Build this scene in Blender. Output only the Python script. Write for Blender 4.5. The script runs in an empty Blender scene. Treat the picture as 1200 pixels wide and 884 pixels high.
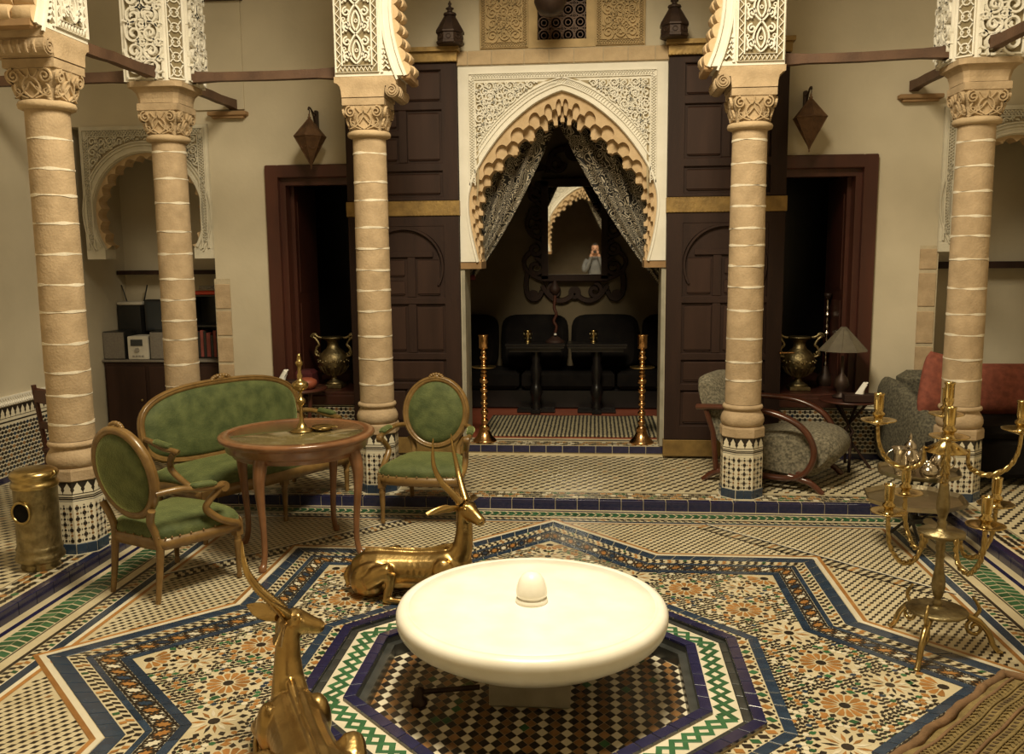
import bpy, math, random
from mathutils import Vector, Matrix
random.seed(7)
PI = math.pi
SC = bpy.context.scene
COL = SC.collection
# ------------------------------------------------------------------ camera
cd = bpy.data.cameras.new('camera'); cam = bpy.data.objects.new('camera', cd); COL.objects.link(cam)
cd.sensor_width = 36.0; cd.lens = 1040.85*36/1200; cd.clip_start = .02; cd.clip_end = 100
Fv = Vector((-0.09241651, 0.9865621, -0.13473829)); Rv = Vector((0.99571446, 0.09203482, -0.00907233)); Uv = Vector((-0.0034502, 0.13499929, 0.99083969))
cam.matrix_world = Matrix(((Rv.x, Uv.x, -Fv.x, .2763), (Rv.y, Uv.y, -Fv.y, 0), (Rv.z, Uv.z, -Fv.z, 1.804), (0, 0, 0, 1)))
SC.camera = cam
# ------------------------------------------------------------------ world, lamps, exposure
w = bpy.data.worlds.new('night'); SC.world = w; w.use_nodes = True
w.node_tree.nodes['Background'].inputs[0].default_value = (1, .78, .5, 1); w.node_tree.nodes['Background'].inputs[1].default_value = .02
def lamp(name, kind, loc, power, col, size=.3, target=None, spot=None):
    l = bpy.data.lights.new(name, kind); l.energy = power; l.color = col
    if kind == 'AREA': l.shape = 'DISK'; l.size = size
    else: l.shadow_soft_size = size
    if spot: l.spot_size = spot; l.spot_blend = .6
    o = bpy.data.objects.new(name, l); COL.objects.link(o); o.location = loc
    if target is not None: o.rotation_euler = (Vector(target)-Vector(loc)).to_track_quat('-Z', 'Y').to_euler()
    return o
WARM = (1, .87, .61)
lamp('courtyard_lamp', 'SPOT', (0, 3.3, 5.3), 1300, WARM, .8, (0, 3.66, 0), 2.75)
lamp('fountain_spot', 'SPOT', (0, 3.45, 5.3), 650, WARM, .3, (0, 3.62, 0), .32)
for s in (-1, 1):
    lamp('gallery_lamp', 'POINT', (s*3.35, 4.95, 4.3), 22, WARM, .4)
SC.view_settings.view_transform = 'Standard'; SC.view_settings.look = 'None'
SC.view_settings.exposure = 0.0; SC.view_settings.gamma = 1.0
# ------------------------------------------------------------------ materials
def mat(name, c1, c2=None, scale=6, rough=.6, metal=0, bump=0, bscale=60, island=0, spec=.5, coat=0, detail=4, stretch=None, trans=0):
    m = bpy.data.materials.new(name); m.use_nodes = True; nt = m.node_tree; N = nt.nodes; L = nt.links
    b = N['Principled BSDF']; b.inputs['Roughness'].default_value = rough; b.inputs['Metallic'].default_value = metal
    b.inputs['Specular IOR Level'].default_value = spec
    if coat: b.inputs['Coat Weight'].default_value = coat; b.inputs['Coat Roughness'].default_value = .12
    if trans: b.inputs['Transmission Weight'].default_value = trans
    tc = N.new('ShaderNodeTexCoord'); vec = tc.outputs['Object']
    if stretch:
        mp = N.new('ShaderNodeMapping'); mp.inputs['Scale'].default_value = stretch; L.new(vec, mp.inputs[0]); vec = mp.outputs[0]
    c1 = (*c1, 1); c2 = (*(c2 or [x*.75 for x in c1[:3]]), 1)
    nz = N.new('ShaderNodeTexNoise'); nz.inputs['Scale'].default_value = scale; nz.inputs['Detail'].default_value = detail
    L.new(vec, nz.inputs['Vector'])
    cr = N.new('ShaderNodeValToRGB'); cr.color_ramp.elements[0].position = .32; cr.color_ramp.elements[1].position = .68
    cr.color_ramp.elements[0].color = c2; cr.color_ramp.elements[1].color = c1
    L.new(nz.outputs['Fac'], cr.inputs['Fac']); out = cr.outputs['Color']
    if island:
        g = N.new('ShaderNodeNewGeometry'); hs = N.new('ShaderNodeHueSaturation')
        mr = N.new('ShaderNodeMapRange'); mr.inputs['To Min'].default_value = 1-island; mr.inputs['To Max'].default_value = 1+island
        L.new(g.outputs['Random Per Island'], mr.inputs['Value']); L.new(mr.outputs['Result'], hs.inputs['Value']); L.new(out, hs.inputs['Color']); out = hs.outputs['Color']
    L.new(out, b.inputs['Base Color'])
    if bump:
        n2 = N.new('ShaderNodeTexNoise'); n2.inputs['Scale'].default_value = bscale; n2.inputs['Detail'].default_value = 3; L.new(vec, n2.inputs['Vector'])
        bp = N.new('ShaderNodeBump'); bp.inputs['Strength'].default_value = bump; bp.inputs['Distance'].default_value = .01
        L.new(n2.outputs['Fac'], bp.inputs['Height']); L.new(bp.outputs['Normal'], b.inputs['Normal'])
    return m
MT = {}
def dm(k, *a, **kw): MT[k] = mat(k, *a, **kw)
dm('plaster', (.56, .49, .365), (.47, .41, .30), scale=1.6, rough=.85, bump=.15, bscale=25)
dm('plaster_white', (.78, .74, .66), (.70, .66, .57), scale=5, rough=.75, bump=.1, bscale=40)
dm('stucco', (.82, .78, .70), (.74, .70, .60), scale=9, rough=.7, bump=.1)
dm('stucco_back_shade', (.26, .205, .115), (.18, .14, .075), scale=9, rough=.9)  # sheet behind the lattice: recess dirt plus shade of the gaps, put into the colour
dm('stucco_grey', (.62, .57, .46), (.52, .48, .38), scale=9, rough=.8)
dm('stucco_tan', (.46, .33, .17), (.36, .26, .13), scale=9, rough=.8)
dm('stucco_tan_back', (.17, .115, .055), scale=9, rough=.9)
dm('sandstone', (.47, .345, .215), (.34, .245, .145), scale=9, rough=.8, bump=.35, bscale=70, island=.09)
dm('sandstone_pale', (.50, .37, .225), (.40, .29, .17), scale=10, rough=.8, bump=.3, bscale=60)
dm('sandstone_dark', (.33, .2, .095), (.25, .15, .07), scale=10, rough=.9)
dm('mortar', (.80, .72, .58), scale=12, rough=.9, bump=.2)
dm('mortar_tan', (.50, .42, .29), scale=12, rough=.9, bump=.2)
dm('muqarnas_stone', (.60, .44, .27), (.50, .355, .2), scale=12, rough=.8, bump=.2)
dm('beam_wood', (.125, .066, .038), (.07, .035, .02), scale=5, rough=.6, bump=.2, stretch=(1, 1, 1))
dm('dark_wood', (.034, .016, .011), (.020, .0095, .007), scale=7, rough=.62, spec=.25, bump=.12, stretch=(1, 1, .15))
dm('dark_wood_edge', (.042, .020, .0135), (.026, .012, .008), scale=7, rough=.6, spec=.25, stretch=(1, 1, .15))
dm('mahogany', (.075, .022, .013), (.04, .012, .008), scale=6, rough=.4, stretch=(1, 1, .2))
dm('black_wood', (.012, .010, .010), (.007, .006, .006), scale=6, rough=.3)
dm('bronze_sheet', (.34, .22, .075), (.22, .14, .05), scale=12, rough=.5, metal=.55, bump=.25, bscale=35)
dm('brass', (.50, .37, .16), (.36, .26, .105), scale=14, rough=.28, metal=1, bump=.05, bscale=60)
dm('brass_shiny', (.62, .46, .20), (.50, .36, .14), scale=14, rough=.2, metal=1)
dm('gilt_bronze', (.52, .36, .145), (.36, .235, .09), scale=9, rough=.30, metal=1, bump=.12, bscale=50)
dm('copper', (.62, .36, .16), (.5, .28, .12), scale=10, rough=.22, metal=1)
dm('old_brass', (.38, .31, .17), (.20, .155, .08), scale=20, rough=.44, metal=1, bump=.4, bscale=45)
dm('rust_iron', (.16, .085, .04), (.09, .045, .022), scale=14, rough=.6, metal=.45, bump=.3)
dm('dark_iron', (.05, .028, .018), (.03, .016, .012), scale=14, rough=.5, metal=.4)
dm('silver', (.62, .55, .45), (.5, .44, .36), scale=9, rough=.18, metal=1)
dm('marble', (.83, .80, .72), (.76, .72, .62), scale=7, rough=.35, coat=.25, bump=.02)
dm('cream_tile', (.62, .54, .37), (.52, .44, .28), scale=5, rough=.35, island=.1)
dm('white_tile', (.72, .66, .52), (.64, .58, .44), scale=9, rough=.3, island=.08)
dm('black_tile', (.035, .026, .02), (.02, .016, .013), scale=9, rough=.28, island=.3)
dm('blue_tile', (.035, .048, .085), (.02, .028, .055), scale=16, rough=.22, island=.3, coat=.3)
dm('teal_tile', (.030, .052, .090), (.02, .034, .062), scale=16, rough=.24, island=.3, coat=.3)
dm('navy_tile', (.022, .022, .075), (.012, .012, .045), scale=16, rough=.2, coat=.4)
dm('slate_tile', (.05, .052, .05), (.03, .032, .03), scale=12, rough=.3, island=.25)
dm('green_tile', (.04, .13, .055), (.025, .085, .035), scale=14, rough=.28, island=.3)
dm('orange_tile', (.40, .195, .06), (.31, .14, .04), scale=14, rough=.3, island=.2)
dm('brown_tile', (.28, .15, .06), (.2, .1, .035), scale=14, rough=.3, island=.25)
dm('grey_stone_foot_shade', (.36, .33, .26), (.26, .24, .18), scale=8, rough=.6)
dm('grout', (.42, .36, .25), (.33, .28, .19), scale=12, rough=.8)
dm('velvet', (.105, .128, .04), (.045, .064, .016), scale=12, rough=.75, bump=.35, bscale=90, detail=6)
MT['velvet'].node_tree.nodes['Principled BSDF'].inputs['Sheen Weight'].default_value = 1.0
MT['velvet'].node_tree.nodes['Principled BSDF'].inputs['Sheen Roughness'].default_value = .35
MT['velvet'].node_tree.nodes['Principled BSDF'].inputs['Sheen Tint'].default_value = (.85, 1, .45, 1)
dm('giltwood', (.23, .135, .042), (.15, .082, .024), scale=14, rough=.38, bump=.12, coat=.3)
dm('table_wood', (.25, .115, .05), (.16, .07, .03), scale=10, rough=.28, coat=.4)
dm('table_glass', (.16, .125, .055), (.11, .085, .035), scale=30, rough=.06, coat=1, stretch=(6, 1, 1))
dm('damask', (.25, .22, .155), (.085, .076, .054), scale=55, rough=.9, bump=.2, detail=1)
dm('red_fabric', (.27, .075, .045), (.17, .045, .028), scale=24, rough=.85, bump=.25, detail=3)
dm('dark_red', (.10, .008, .012), (.05, .004, .006), scale=9, rough=.8)
dm('black_fabric', (.009, .007, .006), (.005, .004, .004), scale=9, rough=.95, spec=.15)
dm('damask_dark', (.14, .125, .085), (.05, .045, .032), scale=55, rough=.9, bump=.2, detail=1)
dm('armwood', (.095, .028, .014), (.055, .016, .008), scale=8, rough=.28, coat=.4)
dm('terracotta', (.30, .08, .04), (.22, .055, .028), scale=5, rough=.5, island=.2)
dm('paper', (.85, .82, .76), scale=8, rough=.8)
dm('black_plastic', (.02, .019, .019), (.013, .013, .013), scale=8, rough=.35)
dm('grey_plastic', (.30, .28, .25), (.25, .23, .2), scale=8, rough=.45)
dm('screen', (.03, .035, .04), scale=3, rough=.08)
dm('speaker_cloth', (.20, .175, .145), (.15, .13, .11), scale=60, rough=.9)
dm('white_plastic', (.62, .58, .5), scale=8, rough=.4)
dm('knit', (.26, .185, .07), (.15, .105, .038), scale=22, rough=.95, bump=.5, bscale=120)
dm('knit_dark', (.10, .065, .03), scale=22, rough=.95)
dm('knit_edge', (.22, .125, .06), (.15, .085, .04), scale=16, rough=.95, bump=.4)
dm('red_plastic', (.5, .045, .02), scale=8, rough=.4)
dm('skin', (.55, .30, .20), (.47, .25, .16), scale=9, rough=.55)
dm('hair', (.02, .014, .01), scale=20, rough=.6)
dm('shirt', (.15, .15, .155), (.12, .12, .125), scale=7, rough=.9)
dm('trousers', (.06, .065, .085), scale=9, rough=.9)
dm('carving_ground_shade', (.40, .33, .21), (.32, .26, .16), scale=9, rough=.9)  # ground behind spandrel carving, coloured darker to stand for shade between the scrolls
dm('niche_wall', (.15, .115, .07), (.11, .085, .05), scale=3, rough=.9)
dm('parchment', (.12, .10, .065), (.075, .06, .04), scale=12, rough=.7)
dm('book_cloth', (.25, .06, .05), (.16, .04, .03), scale=9, rough=.8, island=.8)
dm('olive_cloth', (.14, .15, .07), (.10, .105, .05), scale=9, rough=.9)
mm = bpy.data.materials.new('mirror_glass'); mm.use_nodes = True
b = mm.node_tree.nodes['Principled BSDF']; b.inputs['Metallic'].default_value = 1; b.inputs['Roughness'].default_value = .02; b.inputs['Base Color'].default_value = (.82, .82, .80, 1); MT['mirror'] = mm
# brocade curtain: black cloth with silver scrolls, woven pattern
def brocade():
    m = mat('brocade', (.010, .008, .007), (.010, .008, .007), rough=.6); nt = m.node_tree; N = nt.nodes; L = nt.links
    tc = N.new('ShaderNodeTexCoord'); n1 = N.new('ShaderNodeTexNoise'); n1.inputs['Scale'].default_value = 9; n1.inputs['Detail'].default_value = 0
    vo = N.new('ShaderNodeTexVoronoi'); vo.inputs['Scale'].default_value = 20
    ad = N.new('ShaderNodeMixRGB'); ad.inputs[0].default_value = .12
    L.new(tc.outputs['UV'], n1.inputs['Vector']); L.new(tc.outputs['UV'], ad.inputs[1]); L.new(n1.outputs['Color'], ad.inputs[2]); L.new(ad.outputs[0], vo.inputs['Vector'])
    mu = N.new('ShaderNodeMath'); mu.operation = 'MULTIPLY'; mu.inputs[1].default_value = 26; L.new(vo.outputs['Distance'], mu.inputs[0])
    sn = N.new('ShaderNodeMath'); sn.operation = 'SINE'; L.new(mu.outputs[0], sn.inputs[0])
    gt = N.new('ShaderNodeMath'); gt.operation = 'GREATER_THAN'; gt.inputs[1].default_value = .5; L.new(sn.outputs[0], gt.inputs[0])
    mx = N.new('ShaderNodeMixRGB'); mx.inputs[1].default_value = (.010, .008, .007, 1); mx.inputs[2].default_value = (.50, .44, .34, 1); L.new(gt.outputs[0], mx.inputs[0])
    L.new(mx.outputs[0], N['Principled BSDF'].inputs['Base Color']); return m
MT['brocade'] = brocade()
# striped woven rug
def rugmat():
    m = mat('rug_stripe', (.2, .17, .1), rough=.95); nt = m.node_tree; N = nt.nodes; L = nt.links
    tc = N.new('ShaderNodeTexCoord'); wv = N.new('ShaderNodeTexWave'); wv.inputs['Scale'].default_value = 8.2; wv.inputs['Distortion'].default_value = 2.2; wv.inputs['Detail'].default_value = 3; wv.inputs['Detail Scale'].default_value = 6
    L.new(tc.outputs['Object'], wv.inputs['Vector'])
    cr = N.new('ShaderNodeValToRGB'); e = cr.color_ramp.elements; e[0].position = .35; e[0].color = (.03, .026, .02, 1); e[1].position = .6; e[1].color = (.36, .31, .19, 1)
    L.new(wv.outputs['Fac'], cr.inputs[0]); L.new(cr.outputs[0], N['Principled BSDF'].inputs['Base Color']); return m
MT['rug'] = rugmat()

# ------------------------------------------------------------------ mesh helpers
class MB:
    def __init__(s): s.v = []; s.f = []; s.m = []; s.s = []; s.uv = None
    def add(s, vs, fs, mi=0, sm=False):
        o = len(s.v); s.v.extend(vs)
        for f in fs: s.f.append(tuple(i+o for i in f)); s.m.append(mi); s.s.append(sm)
    def box(s, x0, x1, y0, y1, z0, z1, mi=0, M=None, bev=0):
        if bev:
            b = bev; vs = []
            for z, d in ((z0, b), (z0+b, 0), (z1-b, 0), (z1, b)):
                for (x, y, ex, ey) in ((x0, y0, 1, 1), (x1, y0, -1, 1), (x1, y1, -1, -1), (x0, y1, 1, -1)): vs.append((x+ex*d, y+ey*d, z))
            fs = [(3, 2, 1, 0), (12, 13, 14, 15)]
            for k in range(3):
                for i in range(4): j = (i+1) % 4; fs.append((k*4+i, k*4+j, k*4+4+j, k*4+4+i))
        else:
            vs = [(x, y, z) for z in (z0, z1) for x, y in ((x0, y0), (x1, y0), (x1, y1), (x0, y1))]
            fs = [(3, 2, 1, 0), (4, 5, 6, 7), (0, 1, 5, 4), (1, 2, 6, 5), (2, 3, 7, 6), (3, 0, 4, 7)]
        if M is not None: vs = [tuple(M @ Vector(p)) for p in vs]
        s.add(vs, fs, mi)
    def lathe(s, prof, seg=24, c=(0, 0, 0), mi=0, sm=True, M=None, sq=None):
        vs = []; fs = []; n = len(prof)
        for r, z in prof:
            for i in range(seg):
                a = 2*PI*i/seg; vs.append((c[0]+r*math.cos(a), c[1]+r*math.sin(a), c[2]+z))
        for k in range(n-1):
            for i in range(seg): j = (i+1) % seg; fs.append((k*seg+i, k*seg+j, k*seg+seg+j, k*seg+seg+i))
        if M is not None: vs = [tuple(M @ Vector(p)) for p in vs]
        s.add(vs, fs, mi, sm)
        o = len(s.v)-len(vs)
        if prof[0][0] > 1e-5: s.add(vs[:seg], [tuple(range(seg))[::-1]], mi)
        if prof[-1][0] > 1e-5: s.add(vs[-seg:], [tuple(range(seg))], mi)
    def tube(s, pts, r, seg=8, mi=0, sm=True, twist=0, sqz=None):
        pts = [Vector(p) for p in pts]; n = len(pts); rs = r if isinstance(r, (list, tuple)) else [r]*n
        vs = []; fs = []; up = None
        for k in range(n):
            t = (pts[min(k+1, n-1)]-pts[max(k-1, 0)]).normalized()
            if up is None:
                up = Vector((0, 0, 1)) if abs(t.z) < .9 else Vector((1, 0, 0))
            a = t.cross(up)
            if a.length < 1e-6: a = t.cross(Vector((.3, 1, .2)))
            a.normalize(); up = a.cross(t).normalized()
            R = rs[k]; ra, rb = (R, R) if not isinstance(R, (tuple, list)) else R
            for i in range(seg):
                q = 2*PI*i/seg+twist*k; vs.append(tuple(pts[k]+a*(math.cos(q)*ra)+up*(math.sin(q)*rb)))
        for k in range(n-1):
            for i in range(seg): j = (i+1) % seg; fs.append((k*seg+i, k*seg+j, k*seg+seg+j, k*seg+seg+i))
        s.add(vs, fs, mi, sm); s.add(vs[:seg], [tuple(range(seg))[::-1]], mi); s.add(vs[-seg:], [tuple(range(seg))], mi)
    def loft(s, rings, mi=0, sm=True, caps=True):
        n = len(rings[0]); vs = [tuple(p) for r in rings for p in r]; fs = []
        for k in range(len(rings)-1):
            for i in range(n): j = (i+1) % n; fs.append((k*n+i, k*n+j, k*n+n+j, k*n+n+i))
        s.add(vs, fs, mi, sm)
        if caps: s.add(vs[:n], [tuple(range(n))[::-1]], mi); s.add(vs[-n:], [tuple(range(n))], mi)
    def prism(s, poly, f0, f1, mi=0, sm=False):   # poly of (u,v); f(u,v)->xyz at both ends
        n = len(poly); vs = [tuple(f0(u, v)) for u, v in poly]+[tuple(f1(u, v)) for u, v in poly]
        fs = [tuple(range(n)), tuple(range(n, 2*n))[::-1]]+[((i+1) % n, i, n+i, n+(i+1) % n) for i in range(n)]
        s.add(vs, fs, mi, sm)
    def poly(s, pts, mi=0): s.add(pts, [tuple(range(len(pts)))], mi)
    def ribbon(s, pl, wd, h, f, mi=0, closed=False):   # pl (u,v) polyline, raised strip; f(u,v,h)->xyz
        n = len(pl)
        if n < 2: return
        vs = []; fs = []
        for k in range(n):
            a = pl[k-1] if (k > 0 or closed) else pl[k]; b_ = pl[(k+1) % n] if (k < n-1 or closed) else pl[k]
            dx, dy = b_[0]-a[0], b_[1]-a[1]; d = math.hypot(dx, dy) or 1; nx, ny = -dy/d, dx/d; u, v = pl[k]
            for o, hh in ((wd/2, 0), (wd*.36, h), (-wd*.36, h), (-wd/2, 0)): vs.append(tuple(f(u+nx*o, v+ny*o, hh)))
        for k in range(n if closed else n-1):
            q = (k+1) % n
            for i in range(3): fs.append((k*4+i, k*4+i+1, q*4+i+1, q*4+i))
        s.add(vs, fs, mi)
    def ell(s, c, r, seg=14, rings=8, mi=0, M=None):
        prof = [(max(math.sin(PI*k/rings), 1e-6), -math.cos(PI*k/rings)) for k in range(rings+1)]
        T = Matrix.Translation(c) @ (M.to_4x4() if M is not None else Matrix.Identity(4)) @ Matrix.Diagonal((*r, 1))
        s.lathe(prof, seg, mi=mi, M=T)
    def mesh(s, name, mats):
        me = bpy.data.meshes.new(name); me.from_pydata(s.v, [], s.f)
        for k in (mats if isinstance(mats, (list, tuple)) else [mats]): me.materials.append(MT[k])
        me.polygons.foreach_set('material_index', s.m); me.polygons.foreach_set('use_smooth', s.s)
        if s.uv:
            ul = me.uv_layers.new(); 
            for lp in me.loops: ul.data[lp.index].uv = s.uv[lp.vertex_index]
        me.update(); return me
    def build(s, name, mats, parent=None, loc=None, rz=0, kind=None, label=None):
        o = bpy.data.objects.new(name, s.mesh(name, mats)); COL.objects.link(o)
        if parent: o.parent = parent
        if loc: o.location = loc
        if rz: o.rotation_euler.z = rz
        if kind: o['kind'] = kind
        if label: o['label'] = label
        return o
def thing(name, label, cat, loc=(0, 0, 0), rz=0, group=None):
    o = bpy.data.objects.new(name, None); COL.objects.link(o); o.location = loc; o.rotation_euler.z = rz
    o.empty_display_size = .1; return tag(o, label, cat, group)
def tag(o, label, cat, group=None):
    o['label'] = label; o['category'] = cat
    if group: o['group'] = group
    return o
def struct(o): o['kind'] = 'structure'; return o
def copy_tree(o, parent=None, label=None, group=None):
    c = o.copy(); COL.objects.link(c)
    if parent: c.parent = parent
    if label: c['label'] = label
    if group: c['group'] = group
    for ch in list(o.children): copy_tree(ch, c)
    return c
def piece(name, me, parent, loc=(0, 0, 0), rot=(0, 0, 0), scale=(1, 1, 1)):
    o = bpy.data.objects.new(name, me); COL.objects.link(o); o.parent = parent; o.location = loc; o.rotation_euler = rot; o.scale = scale; return o
def voxel_fuse(o, size, smooth=6):
    r = o.modifiers.new('fuse', 'REMESH'); r.mode = 'VOXEL'; r.voxel_size = size; r.use_smooth_shade = True
    if smooth: s_ = o.modifiers.new('smooth', 'SMOOTH'); s_.factor = .5; s_.iterations = smooth
    dg = bpy.context.evaluated_depsgraph_get(); dg.update()
    me = bpy.data.meshes.new_from_object(o.evaluated_get(dg)); old = o.data; o.modifiers.clear(); o.data = me
    me.materials.clear()
    for m in old.materials: me.materials.append(m)
    for p in me.polygons: p.use_smooth = True; p.material_index = 0
    return o
def spiral(cx, cy, r0, r1, turns, a0=0, n=22, sgn=1):
    return [(cx+(r0+(r1-r0)*k/n)*math.cos(a0+sgn*2*PI*turns*k/n), cy+(r0+(r1-r0)*k/n)*math.sin(a0+sgn*2*PI*turns*k/n)) for k in range(n+1)]
def circ(cx, cy, r, n=14): return [(cx+r*math.cos(2*PI*k/n), cy+r*math.sin(2*PI*k/n)) for k in range(n)]
def bez(p0, p1, p2, p3, n=10):
    return [tuple((1-t)**3*a+3*(1-t)**2*t*b_+3*(1-t)*t*t*c+t**3*d for a, b_, c, d in zip(p0, p1, p2, p3)) for t in [k/n for k in range(n+1)]]
def cr_curve(pts, n=6):                     # Catmull-Rom through points (any dimension)
    P = [pts[0]]+list(pts)+[pts[-1]]; out = []
    for i in range(1, len(P)-2):
        for k in range(n):
            t = k/n; a, b_, c, d = P[i-1], P[i], P[i+1], P[i+2]
            out.append(tuple(.5*((2*q)+(-p+r)*t+(2*p-5*q+4*r-s_)*t*t+(-p+3*q-3*r+s_)*t**3) for p, q, r, s_ in zip(a, b_, c, d)))
    out.append(tuple(pts[-1])); return out
# ================================================================== THE SETTING
CY, HX, YF, YN, ZW = 3.66, 2.66, 6.19, 1.13, .07      # courtyard centre, half width, far and near kerb, gallery floor level
def in_star(x, y, a): y -= CY; return max(abs(x), abs(y)) < a or abs(x)+abs(y) < a*math.sqrt(2)
def in_oct(x, y, a): y -= CY; return max(abs(x), abs(y)) < a and abs(x)+abs(y) < a*math.sqrt(2)
def star_pts(a): return [((a*1.41421 if k % 2 == 0 else a*1.08239)*math.sin(k*PI/8), CY+(a*1.41421 if k % 2 == 0 else a*1.08239)*math.cos(k*PI/8)) for k in range(16)]
def oct_pts(a): return [(a*1.08239*math.sin((k+.5)*PI/4), CY+a*1.08239*math.cos((k+.5)*PI/4)) for k in range(8)]
L2 = lambda p, q, t: (p[0]+(q[0]-p[0])*t, p[1]+(q[1]-p[1])*t)
# ---- courtyard slab with the sunken octagonal basin
m = MB(); o8 = [(.71*1.08239*math.cos(-PI/8+k*PI/4), .71*1.08239*math.sin(-PI/8+k*PI/4)) for k in range(8)]
o8 = [(x, y+CY, 0) for x, y in o8]; c4 = [(HX+.1, YN-.1, 0), (HX+.1, YF+.1, 0), (-HX-.1, YF+.1, 0), (-HX-.1, YN-.1, 0)]
m.add(c4+o8, [(0, 1, 5, 4), (1, 6, 5), (1, 2, 7, 6), (2, 8, 7), (2, 3, 9, 8), (3, 10, 9), (3, 0, 11, 10), (0, 4, 11)])
m.add(o8+[(x, y, -.08) for x, y, _ in o8], [((i+1) % 8, i, 8+i, 8+(i+1) % 8) for i in range(8)], 1)
m.box(-HX-.1, HX+.1, YN-.1, YF+.1, -.3, -.08, 0)
floor = struct(m.build('floor', ['cream_tile', 'slate_tile']))
def stuff(name, mb, mats, parent): o = mb.build(name, mats, parent); o['kind'] = 'stuff'; return o
TC = ['black_tile', 'orange_tile', 'white_tile', 'green_tile', 'teal_tile', 'brown_tile', 'navy_tile', 'cream_tile', 'slate_tile']
BK, OR, WH, GR, TE, BR, NV, CR, SL = range(9)
def q3(pts, z): return [(x, y, z) for x, y in pts]
def zig(mb, x0, x1, y0, y1, ok, z, a=.046, b_=.031):
    r = 0; y = y0
    while y < y1:
        x = x0+(a/2 if r % 2 else 0)
        while x < x1:
            if ok(x+.25*a, y+.5*b_):
                c = BK if random.random() > .03 else BR
                mb.poly(q3([(x, y+.06*b_), (x+.44*a, y+.22*b_), (x+.60*a, y+.96*b_), (x+.16*a, y+.80*b_)], z), c)
            x += a
        y += b_; r += 1
m = MB()
def border_d(x, y): return min(HX-abs(x), (YF-y)/.66)
def okc(x, y):
    if in_star(x, y, 1.63) or border_d(x, y) < .51: return False
    s = abs(x)+abs(y-CY); return not (3.12 < s < 3.24)
zig(m, -2.3, 2.3, 1.95, 6.0, okc, .001)
stuff('zigzag_mosaic', m, TC, floor)
# ---- border bands along the kerb, chamfer bands across the corners
m = MB()
def bstrip(d0, d1, c, z=.0016):
    a0, a1, f0, f1 = HX-d0, HX-d1, YF-.66*d0, YF-.66*d1
    for s in (-1, 1): m.poly(q3([(s*a0, 1.9), (s*a0, f0), (s*a1, f1), (s*a1, 1.9)][::s], z), c)
    m.poly(q3([(-a0, f0), (-a1, f1), (a1, f1), (a0, f0)], z), c)
for d0, d1, c in ((.055, .085, NV), (.318, .338, BK), (.402, .408, WH), (.408, .455, TE), (.455, .478, WH), (.478, .50, OR), (.255, .262, BK)): bstrip(d0, d1, c)
def brun(d0, d1, per, fn):                      # repeat pieces along the three visible sides
    def put(T, n, k):
        for k in range(n): fn(T, k*per)
    for s in (-1, 1):
        T = lambda u, d, s=s: (s*(HX-d), 1.95+u)
        put(T, int((YF-.66*d1-1.95)/per), 0)
    T = lambda u, d: (-HX+d1+u, YF-.66*d); put(T, int((2*HX-2*d1)/per), 0)
def green(T, u):
    m.poly(q3([T(u, .122), T(u+.043, .122), T(u+.066, .183), T(u+.023, .183)], .0016), GR)
    m.poly(q3([T(u+.023, .187), T(u+.066, .187), T(u+.043, .248), T(u, .248)], .0016), GR)
brun(.122, .248, .056, green)
def bw(T, u):
    i = int(round(u/.046)); c = OR if i % 7 == 0 else BK
    m.poly(q3([T(u, .342), T(u+.022, .342), T(u+.03, .37), T(u+.008, .37)], .0016), c)
    m.poly(q3([T(u+.023, .371), T(u+.045, .371), T(u+.037, .40), T(u+.015, .40)], .0016), c if i % 3 else GR)
brun(.342, .40, .046, bw)
def seg_band(p0, p1, rows, z=.0017):            # rows of coloured pieces between two points: (off0, off1, colour or function, period)
    dx, dy = p1[0]-p0[0], p1[1]-p0[1]; L = math.hypot(dx, dy); tx, ty = dx/L, dy/L; nx, ny = -ty, tx
    P = lambda u, o: (p0[0]+tx*u+nx*o, p0[1]+ty*u+ny*o)
    for o0, o1, c, per in rows:
        if per == 0: m.poly(q3([P(0, o0), P(L, o0), P(L, o1), P(0, o1)], z), c)
        else:
            for k in range(int(L/per)): u = k*per; m.poly(q3([P(u, o0), P(u+per*.5, o0), P(u+per*.7, o1), P(u+per*.2, o1)], z), c if k % 6 else OR)
rows = [(-.055, -.043, BK, 0), (-.04, -.004, BK, .045), (.004, .04, BK, .045), (.043, .055, TE, 0), (.055, .07, WH, 0)]
for s in (-1, 1):
    e = 3.18/math.sqrt(2)
    seg_band((s*(3.18-2.19), CY+2.19), (s*2.16, CY+3.18-2.16), rows if s > 0 else [(-b_, -a, c, p) for a, b_, c, p in rows])
    seg_band((s*(3.18-2.19), CY-2.19), (s*2.16, CY-3.18+2.16), rows if s < 0 else [(-b_, -a, c, p) for a, b_, c, p in rows])
stuff('border_mosaic', m, TC, floor)
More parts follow.
